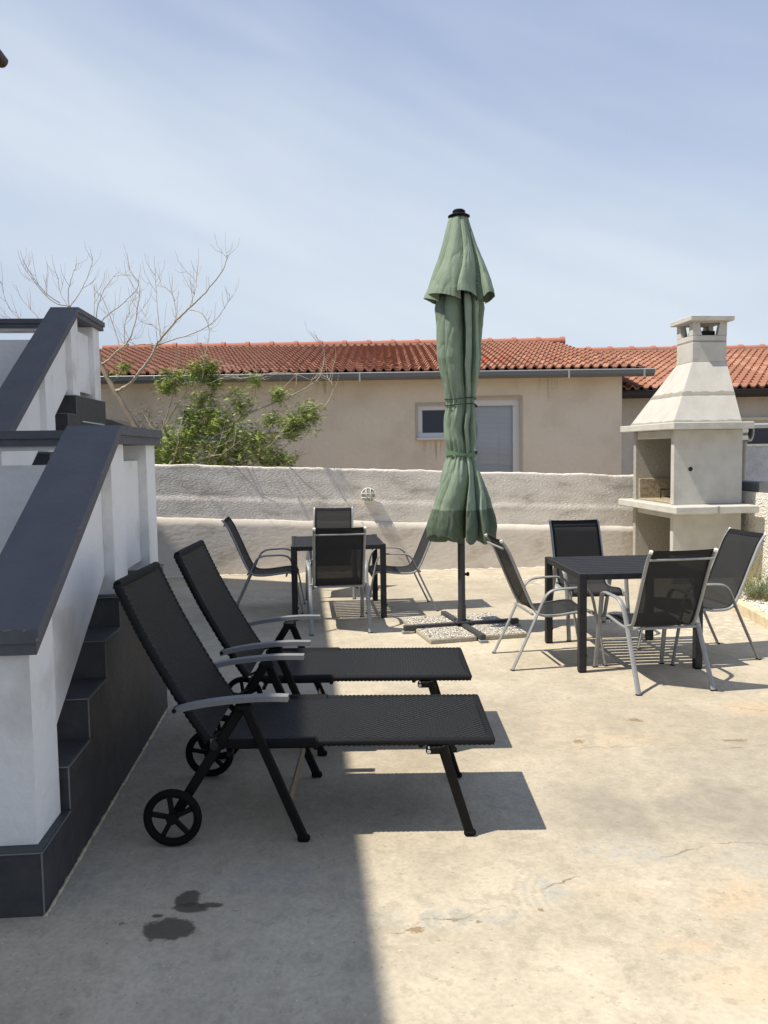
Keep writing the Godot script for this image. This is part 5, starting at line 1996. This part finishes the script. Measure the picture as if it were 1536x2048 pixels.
# limbs of the tree beyond the wall: radius at the foot and tip, then points (x, height, distance)
const LIMBS := [
	["trunk", 0.060, 0.034, [[-3.20,1.05,12.00], [-3.26,1.45,11.95], [-3.37,1.67,11.90], [-3.48,1.82,11.90], [-3.65,2.11,11.95], [-3.78,2.34,12.00], [-3.91,2.55,12.05], [-4.08,2.84,12.15], [-4.15,3.04,12.20], [-4.24,3.23,12.30], [-4.49,3.56,12.50], [-4.72,3.86,12.60]]],
	["limb", 0.036, 0.006, [[-3.91,2.54,12.05], [-3.80,2.55,12.00], [-3.62,2.65,11.95], [-3.42,2.86,11.90], [-3.27,3.04,11.85], [-3.22,3.16,11.85], [-3.07,3.31,11.80], [-2.90,3.50,11.80], [-2.72,3.64,11.75], [-2.57,3.76,11.70], [-2.45,3.87,11.70], [-2.21,4.12,11.60], [-2.14,4.25,11.60], [-2.11,4.34,11.55]]],
	["limb", 0.024, 0.005, [[-4.13,2.93,12.18], [-3.97,3.00,12.10], [-3.79,3.13,12.00], [-3.69,3.20,12.00], [-3.58,3.32,11.90], [-3.51,3.53,11.90], [-3.44,3.80,11.85], [-3.40,3.96,11.80]]],
	["limb", 0.014, 0.004, [[-3.79,3.13,12.00], [-3.86,3.35,12.10], [-3.94,3.57,12.15], [-4.05,3.83,12.20], [-4.11,3.98,12.20]]],
	["limb", 0.012, 0.003, [[-3.72,3.17,12.00], [-3.73,3.49,12.10], [-3.68,3.68,12.15], [-3.66,3.86,12.20]]],
	["limb", 0.014, 0.006, [[-3.22,3.16,11.85], [-3.44,3.19,11.95], [-3.62,3.17,12.00], [-3.74,3.17,12.05]]],
	["limb", 0.010, 0.003, [[-2.72,3.64,11.75], [-2.52,3.57,11.60], [-2.43,3.46,11.55], [-2.38,3.28,11.50], [-2.41,3.11,11.50], [-2.48,2.83,11.45], [-2.56,2.59,11.40]]],
	["limb", 0.010, 0.003, [[-2.90,3.50,11.80], [-2.94,3.69,11.90], [-2.98,3.87,11.95], [-3.07,3.98,12.00], [-3.19,4.04,12.05]]],
	["limb", 0.009, 0.003, [[-2.72,3.64,11.75], [-2.66,3.81,11.80], [-2.63,3.99,11.90], [-2.67,4.11,11.95], [-2.76,4.19,12.00]]],
	["limb", 0.014, 0.003, [[-3.22,3.15,11.85], [-2.96,3.22,11.75], [-2.67,3.27,11.60], [-2.37,3.38,11.50], [-2.18,3.56,11.45], [-2.08,3.70,11.40], [-2.06,3.78,11.40]]],
	["limb", 0.009, 0.003, [[-3.14,3.26,11.82], [-3.18,3.52,11.90], [-3.21,3.78,11.95], [-3.23,4.07,12.00], [-3.24,4.44,12.00]]],
	["limb", 0.010, 0.003, [[-3.07,3.31,11.80], [-3.27,3.45,11.90], [-3.40,3.60,12.00], [-3.46,3.70,12.00]]],
	["limb", 0.012, 0.003, [[-4.72,3.86,12.60], [-4.94,3.92,12.60], [-5.14,4.12,12.60], [-5.32,4.37,12.60], [-5.42,4.55,12.60], [-5.45,4.70,12.60]]],
	["limb", 0.010, 0.003, [[-4.85,3.91,12.60], [-4.99,4.01,12.50], [-5.15,4.22,12.45], [-5.28,4.47,12.40], [-5.32,4.65,12.40]]],
	["limb", 0.010, 0.003, [[-4.72,3.86,12.60], [-4.72,4.06,12.60], [-4.63,4.23,12.50], [-4.57,4.39,12.50], [-4.54,4.46,12.50]]],
	["limb", 0.011, 0.003, [[-4.70,3.85,12.60], [-4.56,4.07,12.65], [-4.45,4.32,12.70], [-4.37,4.55,12.70], [-4.39,4.66,12.70]]],
	["limb", 0.009, 0.003, [[-4.75,3.88,12.60], [-4.88,4.08,12.70], [-4.90,4.27,12.70], [-4.92,4.36,12.70]]],
	["limb", 0.012, 0.003, [[-4.45,3.52,12.50], [-4.26,3.62,12.40], [-4.19,3.83,12.35], [-4.09,4.01,12.30], [-3.97,4.18,12.30], [-3.84,4.30,12.30]]],
	["limb", 0.012, 0.003, [[-4.29,3.31,12.35], [-4.13,3.58,12.30], [-3.91,3.72,12.20], [-3.71,3.87,12.20], [-3.53,4.01,12.10], [-3.52,4.13,12.10], [-3.61,4.19,12.10], [-3.71,4.20,12.10]]],
	["limb", 0.010, 0.003, [[-4.33,3.38,12.40], [-4.32,3.63,12.50], [-4.31,3.94,12.55], [-4.33,4.17,12.60]]],
	["limb", 0.014, 0.003, [[-4.49,3.52,12.50], [-4.95,3.45,12.60], [-5.36,3.60,12.70], [-5.66,3.81,12.80], [-5.77,4.04,12.80], [-5.82,4.30,12.80]]],
	["limb", 0.010, 0.003, [[-5.36,3.59,12.70], [-5.51,3.70,12.80], [-5.71,3.70,12.80], [-6.00,3.89,12.80]]],
	["limb", 0.010, 0.003, [[-4.99,3.45,12.60], [-5.16,3.66,12.60], [-5.46,3.98,12.70], [-5.55,4.21,12.70]]],
	["limb", 0.045, 0.018, [[-2.87,1.05,11.90], [-2.92,1.45,11.80], [-3.01,1.74,11.75], [-3.09,1.94,11.70], [-3.14,2.09,11.70]]],
	["limb", 0.018, 0.004, [[-3.15,1.89,11.70], [-3.00,2.26,11.60], [-2.88,2.56,11.55], [-2.84,2.77,11.50], [-2.88,2.89,11.50]]],
	["limb", 0.016, 0.003, [[-3.09,2.02,11.70], [-2.84,2.33,11.55], [-2.59,2.62,11.45], [-2.44,2.90,11.40], [-2.39,3.09,11.40]]],
	["limb", 0.040, 0.016, [[-2.35,1.05,11.75], [-2.32,1.44,11.60], [-2.24,1.69,11.50], [-2.09,1.94,11.40]]],
	["limb", 0.022, 0.004, [[-2.29,1.62,11.55], [-2.05,1.79,11.40], [-1.80,1.87,11.30], [-1.41,1.88,11.20], [-1.08,1.99,11.10], [-0.81,2.17,11.10], [-0.68,2.38,11.10], [-0.67,2.51,11.10], [-0.76,2.62,11.15], [-0.89,2.67,11.20]]],
	["limb", 0.020, 0.003, [[-2.24,1.72,11.50], [-2.00,2.07,11.40], [-1.58,2.25,11.30], [-1.20,2.39,11.25], [-0.89,2.57,11.20], [-0.80,2.75,11.20], [-0.78,2.94,11.20], [-0.82,3.09,11.20], [-0.98,3.25,11.25]]],
	["limb", 0.016, 0.004, [[-2.21,1.76,11.50], [-2.04,2.00,11.40], [-1.86,2.12,11.35], [-1.76,2.33,11.35], [-1.72,2.52,11.30], [-1.63,2.67,11.30]]],
	["limb", 0.014, 0.003, [[-2.17,1.65,11.50], [-1.98,1.79,11.40], [-1.69,1.82,11.30], [-1.32,1.80,11.25], [-1.13,1.84,11.20], [-1.00,1.83,11.20]]],
	["limb", 0.012, 0.003, [[-2.29,1.79,11.55], [-2.43,2.01,11.60], [-2.56,2.25,11.60], [-2.66,2.43,11.60]]],
	["limb", 0.014, 0.004, [[-2.92,1.49,11.80], [-2.65,1.73,11.60], [-2.41,1.92,11.50], [-2.23,2.08,11.50], [-2.05,2.24,11.50]]],
	["limb", 0.012, 0.003, [[-3.01,1.70,11.75], [-3.19,1.85,11.80], [-3.36,2.03,11.90], [-3.49,2.22,12.00], [-3.60,2.29,12.00]]],
	["limb", 0.010, 0.003, [[-1.82,1.87,11.30], [-1.54,1.71,11.20], [-1.33,1.61,11.15], [-1.19,1.47,11.10]]],
	["limb", 0.010, 0.003, [[-2.38,1.52,11.60], [-2.04,1.55,11.30], [-1.67,1.61,11.15], [-1.39,1.51,11.05]]],
	["limb", 0.012, 0.003, [[-2.88,2.56,11.55], [-2.65,2.59,11.40], [-2.38,2.56,11.30], [-2.20,2.62,11.25], [-1.99,2.70,11.20]]],
	["limb", 0.010, 0.003, [[-2.20,2.62,11.25], [-1.79,2.63,11.20], [-1.38,2.69,11.20], [-1.11,2.64,11.20], [-0.84,2.52,11.20]]],
	["limb", 0.010, 0.003, [[-2.73,1.49,11.60], [-2.32,1.57,11.00], [-2.07,1.62,10.75], [-1.85,1.78,10.68]]],
	["limb", 0.012, 0.004, [[-3.00,1.45,11.70], [-2.78,1.63,11.00], [-2.67,1.79,10.72], [-2.69,1.98,10.66]]],
	["limb", 0.010, 0.003, [[-1.67,1.61,11.15], [-1.49,1.71,10.85], [-1.37,1.82,10.75], [-1.27,1.96,10.72]]],
]
const CLUMPS := [[-3.10, 1.67, 11.70, 0.21, 0], [-2.77, 1.80, 11.50, 0.25, 0], [-2.55, 2.08, 11.50, 0.28, 0], [-2.47, 2.33, 11.50, 0.17, 0], [-2.18, 2.00, 11.40, 0.25, 0], [-2.03, 1.72, 11.30, 0.29, 0], [-1.67, 1.78, 11.20, 0.25, 0], [-1.54, 1.54, 11.15, 0.18, 1], [-2.33, 1.57, 11.40, 0.31, 1], [-2.83, 1.54, 11.60, 0.25, 1], [-1.13, 2.03, 11.10, 0.20, 0], [-0.99, 2.12, 11.10, 0.16, 0], [-1.26, 1.90, 11.15, 0.15, 0], [-1.97, 2.32, 11.40, 0.17, 0], [-1.75, 2.57, 11.30, 0.11, 0], [-2.50, 2.74, 11.45, 0.17, 0], [-2.89, 2.66, 11.55, 0.15, 0], [-3.04, 2.56, 11.60, 0.13, 0], [-3.40, 1.99, 11.95, 0.16, 2], [-3.49, 2.18, 12.00, 0.12, 2], [-3.84, 2.83, 12.10, 0.07, 0], [-1.39, 2.39, 11.25, 0.12, 0], [-2.30, 2.58, 11.40, 0.11, 0], [-2.73, 1.88, 11.80, 0.29, 1], [-2.42, 2.02, 11.90, 0.26, 1], [-1.90, 1.61, 11.50, 0.25, 1], [-3.06, 1.42, 11.80, 0.22, 1], [-1.50, 2.05, 11.20, 0.12, 0], [-2.21, 1.48, 11.50, 0.28, 1], [-1.33, 1.47, 11.10, 0.15, 0], [-3.72, 2.87, 12.00, 0.07, 0], [-2.37, 2.79, 11.40, 0.10, 0]]

func make_tree() -> void:
	var o := thing("thorn_tree", "half bare tree with pale twigs and feathery green clumps over the wall", "tree")
	var trunk := MB.new()
	var limbs := []
	var tips := []
	var r := RandomNumberGenerator.new()
	r.seed = 404
	for a in LIMBS:
		var pts := []
		for q in a[3]:
			pts.append(P(q[0], q[1], q[2]))
		if a[0] == "trunk" or a[1] >= 0.039:
			pts.push_front(P(-3.0 + (pts[0].x + 3.0) * 0.5, -0.02, 12.1))
		var sm := smooth(pts, 4)
		# a little unevenness
		for k in range(1, sm.size() - 1):
			sm[k] += Vector3(r.randf() - 0.5, r.randf() - 0.5, r.randf() - 0.5) * 0.012
		var m := trunk if a[0] == "trunk" or a[1] >= 0.039 else MB.new()
		tube(m, sm, PackedFloat32Array([a[1] * (1.0 if m == trunk else 0.72), a[2] * 0.62]), 7)
		if m != trunk:
			limbs.append(m)
		if a[1] < 0.039:
			# twigs along the outer two thirds
			var n := int(sm.size() * 0.36)
			for j in n:
				var k := r.randi_range(int(sm.size() * 0.3), sm.size() - 2)
				var t := (sm[k + 1] - sm[k]).normalized()
				var side := t.cross(Vector3(r.randf() - 0.5, r.randf() - 0.5, r.randf() - 0.5)).normalized()
				var ln := r.randf_range(0.08, 0.36)
				var d := (t * 0.8 + side * 0.9 + Vector3.UP * 0.35).normalized()
				var tw := PackedVector3Array([sm[k], sm[k] + d * ln * 0.4, sm[k] + (d + Vector3.UP * 0.25 + side * 0.1) * ln * 0.75, sm[k] + (d + Vector3.UP * 0.5) * ln])
				tube(m, tw, PackedFloat32Array([0.0032, 0.0014]), 4, Vector3.ZERO, 1.0, false)
				tips.append(tw[3])
				if ln > 0.25:
					var b0 := tw[1]
					var d2 := (d + side.cross(t) * 0.9).normalized()
					tube(m, PackedVector3Array([b0, b0 + d2 * ln * 0.3, b0 + (d2 + Vector3.UP * 0.3) * ln * 0.5]), PackedFloat32Array([0.003, 0.0015]), 4, Vector3.ZERO, 1.0, false)
	part(o, "trunk", trunk, mats.bark)
	for m in limbs:
		part(o, "limb", m, mats.limb)
	# feathery leaves in loose clumps
	var crown := [MB.new(), MB.new(), MB.new()]
	for c in CLUMPS:
		var mid := P(c[0], c[1], c[2])
		var rad: float = c[3]
		var kind := int(c[4])
		var m: MB = crown[kind]
		var n := int(1700.0 * rad * rad / 0.06) if kind < 2 else 120
		n = clampi(n, 70, 1000)
		for j in n:
			var d := Vector3(r.randfn(), r.randfn() * 0.85, r.randfn() * 1.2) * rad * 0.56
			if f_gap(mid + d) < -0.06:
				continue
			pinnate(m, mid + d, r, 0.04 if kind == 2 else r.randf_range(0.032, 0.075), kind)
	part(o, "foliage", crown[0], mats.leaf)
	part(o, "inner_foliage", crown[1], mats.leaf_deep)
	part(o, "dry_foliage", crown[2], mats.leaf_brown)
	# fine twig tangle inside the green part
	var tw := MB.new()
	for c in CLUMPS:
		var mid := P(c[0], c[1], c[2])
		for j in int(c[3] * 110.0):
			var a: Vector3 = mid + Vector3(r.randfn(), r.randfn(), r.randfn()) * c[3] * 0.45
			var d := Vector3(r.randf_range(-0.6, 1.0), r.randf_range(-0.2, 0.8), r.randf_range(-0.5, 0.5)).normalized()
			var ln := r.randf_range(0.12, 0.34)
			tube(tw, PackedVector3Array([a, a + d * ln * 0.5, a + (d + Vector3(0, -0.15, 0)) * ln]), PackedFloat32Array([0.004, 0.0016]), 4, Vector3.ZERO, 1.0, false)
	part(o, "twigs", tw, mats.twig).set_meta("kind", "stuff")

var gap_noise: FastNoiseLite
func f_gap(p: Vector3) -> float:
	if gap_noise == null:
		gap_noise = noise(FastNoiseLite.TYPE_SIMPLEX_SMOOTH, 5.0, 66, 2)
	return gap_noise.get_noise_3dv(p)

# one feather leaf: a stalk with pairs of narrow leaflets
func pinnate(m: MB, p: Vector3, r: RandomNumberGenerator, ln: float, kind: int) -> void:
	var d := Vector3(r.randf_range(-1, 1), r.randf_range(-0.45, 0.55), r.randf_range(-1, 1)).normalized()
	var side := d.cross(Vector3(r.randf() - 0.5, 1.0, r.randf() - 0.5)).normalized()
	var nn := side.cross(d).normalized()
	if nn.y < 0.0:
		nn = -nn
	var pairs := 6
	var tone := r.randf_range(0.72, 1.2)
	var col := Color(tone * r.randf_range(0.92, 1.08), tone, tone * r.randf_range(0.8, 1.05))
	for k in pairs:
		var t := (k + 0.6) / pairs
		var base := p + d * ln * t - Vector3.UP * ln * 0.35 * t * t
		var lw := ln * 0.11
		for s in [-1.0, 1.0]:
			var tip: Vector3 = base + (side * s * 0.9 + d * 0.55) * ln * 0.34 * (1.15 - 0.5 * t)
			var q := m.v.size()
			m.vert(base, nn)
			m.vert(base.lerp(tip, 0.5) + d * lw, nn)
			m.vert(tip, nn)
			m.vert(base.lerp(tip, 0.5) - d * lw, nn)
			for j in 4:
				m.c.append(col)
			m.i.append_array([q, q + 1, q + 2, q, q + 2, q + 3])

# ------------------------------------------------------------------ gravel bed with its kerb and plants
func make_bed() -> void:
	var k0 := Vector2(3.585, 9.25)
	var k1 := Vector2(3.05, 3.4)
	var dirn := (k1 - k0).normalized()
	var o := thing("garden_kerb", "low sand coloured kerb edging the gravel bed at the right", "kerb")
	var pos := 0.0
	var total := k0.distance_to(k1)
	while pos < total:
		var a := k0 + dirn * pos
		var b := k0 + dirn * minf(pos + 0.988, total)
		var m := MB.new()
		var mid := (a + b) * 0.5
		var bs := Basis(Vector3(dirn.y, 0, dirn.x), Vector3.UP, Vector3(dirn.x, 0, -dirn.y))
		box(m, Transform3D(bs, P(mid.x, 0.045, mid.y)), Vector3(0.085, 0.11, a.distance_to(b)), 0.008)
		part(o, "kerb_stone", m, mats.kerb)
		pos += 0.994
	var m2 := MB.new()
	box(m2, Transform3D(Basis(Vector3.UP, 0.1), P(3.93, 0.05, 9.28)), Vector3(0.7, 0.1, 0.08), 0.008)
	part(o, "kerb_stone", m2, mats.kerb)
	# gravel: pale chips
	var r := RandomNumberGenerator.new()
	r.seed = 55
	var chip := MB.new()
	var ring := []
	for k in 6:
		ring.append(Vector3(cos(TAU * k / 6.0) * (0.8 + 0.3 * sin(k * 2.3)), 0.15 * sin(k * 4.1), sin(TAU * k / 6.0)))
	for k in 6:
		face(chip, [ring[k], ring[(k + 1) % 6], Vector3(0.1, 0.75, -0.1)], ring[k] + Vector3.UP)
		face(chip, [ring[k], ring[(k + 1) % 6], Vector3(-0.1, -0.6, 0.1)], ring[k] + Vector3.DOWN)
	var mm := MultiMesh.new()
	mm.transform_format = MultiMesh.TRANSFORM_3D
	mm.mesh = chip.mesh()
	var n := 5200
	mm.instance_count = n
	for k in n:
		var d := r.randf_range(5.4, 9.22)
		var kx := k0.x + (d - k0.y) * dirn.x / dirn.y
		var wx := 4.285 + 0.0958 * (9.9 - d)
		var s := r.randf_range(0.008, 0.021)
		var bs := Basis.from_euler(Vector3(r.randf() * 0.7, r.randf() * TAU, r.randf() * 0.7)).scaled(Vector3(s, s * 0.7, s))
		mm.set_instance_transform(k, Transform3D(bs, P(lerpf(kx + 0.05, wx - 0.01, r.randf()), 0.075 + r.randf() * 0.012, d)))
	var gi := MultiMeshInstance3D.new()
	gi.name = "gravel"
	gi.multimesh = mm
	gi.material_override = mats.gravel
	gi.set_meta("kind", "stuff")
	gi.set_meta("label", "white gravel chips filling the bed beside the white wall")
	gi.set_meta("category", "gravel")
	add_child(gi)
	var bed := MB.new()
	face(bed, [P(3.62, 0.068, 9.24), P(4.35, 0.068, 9.24), P(4.95, 0.068, 3.4), P(3.08, 0.068, 3.4)], Vector3.UP)
	structure("bed_soil", bed, mats.gravel)
	# dry grass tuft against the barbecue's shadow
	o = thing("grass_tuft", "tuft of dry pale grass stalks by the white wall", "grass tuft", P(3.90, 0.07, 8.80))
	var blades := MB.new()
	for k in 120:
		var an := r.randf() * TAU
		var lean := r.randf_range(0.1, 0.75)
		var ln := r.randf_range(0.25, 0.62)
		blade(blades, Vector3(r.randfn() * 0.04, 0, r.randfn() * 0.04), Vector3(cos(an) * lean, 1.0, sin(an) * lean).normalized(), ln, 0.0035)
	part(o, "stalks", blades, mats.dry)
	for a in [[3.74, 8.12, 0.30, "bushy green lavender plant in the gravel bed"]]:
		o = thing("lavender_plant", a[3], "plant", P(a[0], 0.07, a[1]))
		var st := MB.new()
		var lv := MB.new()
		for k in 230:
			var an := r.randf() * TAU
			var lean := sqrt(r.randf()) * 0.95
			var ln: float = a[2] * r.randf_range(0.7, 1.35)
			var d := Vector3(cos(an) * lean, 1.0 - 0.35 * lean, sin(an) * lean).normalized()
			var b0 := Vector3(r.randfn() * 0.05, 0, r.randfn() * 0.05)
			blade(st, b0, d, ln, 0.002)
			for j in 9:
				var t := 0.25 + 0.75 * j / 9.0
				var q := lv.v.size()
				var bp := b0 + d * ln * t + Vector3.DOWN * 0.06 * t * t
				var sd := Vector3(r.randf() - 0.5, r.randf() * 0.5, r.randf() - 0.5).normalized() * 0.035
				var wv := sd.cross(Vector3(r.randf() - 0.5, 1, 0)).normalized() * 0.004
				lv.vert(bp + wv, Vector3.UP)
				lv.vert(bp - wv, Vector3.UP)
				lv.vert(bp + sd, Vector3.UP)
				var tone := r.randf_range(0.75, 1.2)
				for jj in 3:
					lv.c.append(Color(tone, tone, tone))
				lv.i.append_array([q, q + 1, q + 2])
		part(o, "stems", st, mats.dry)
		part(o, "leaves", lv, mats.lavender)

func blade(m: MB, b: Vector3, d: Vector3, ln: float, w: float) -> void:
	var side := d.cross(Vector3(0.3, 0.1, 1)).normalized() * w
	var drop := Vector3(d.x, 0, d.z) * ln * 0.25 + Vector3.DOWN * ln * 0.12 * (1.0 - d.y)
	var pts := [b, b + d * ln * 0.5 + drop * 0.25, b + d * ln + drop]
	var s := m.v.size()
	var nn := d.cross(side).normalized()
	for k in 3:
		var q: Vector3 = side * (1.0 - k * 0.42)
		m.vert(pts[k] - q, nn)
		m.vert(pts[k] + q, nn)
	m.i.append_array([s, s + 2, s + 1, s + 1, s + 2, s + 3, s + 2, s + 4, s + 3, s + 3, s + 4, s + 5])

func _ready() -> void:
	rng.seed = 2024
	make_view()
	make_materials()
	make_ground()
	make_stairs()
	make_white_house()
	make_back_wall()
	make_side_walls()
	make_houses()
	make_barbecue()
	make_tree()
	make_furniture()
	make_parasol()
	make_bed()
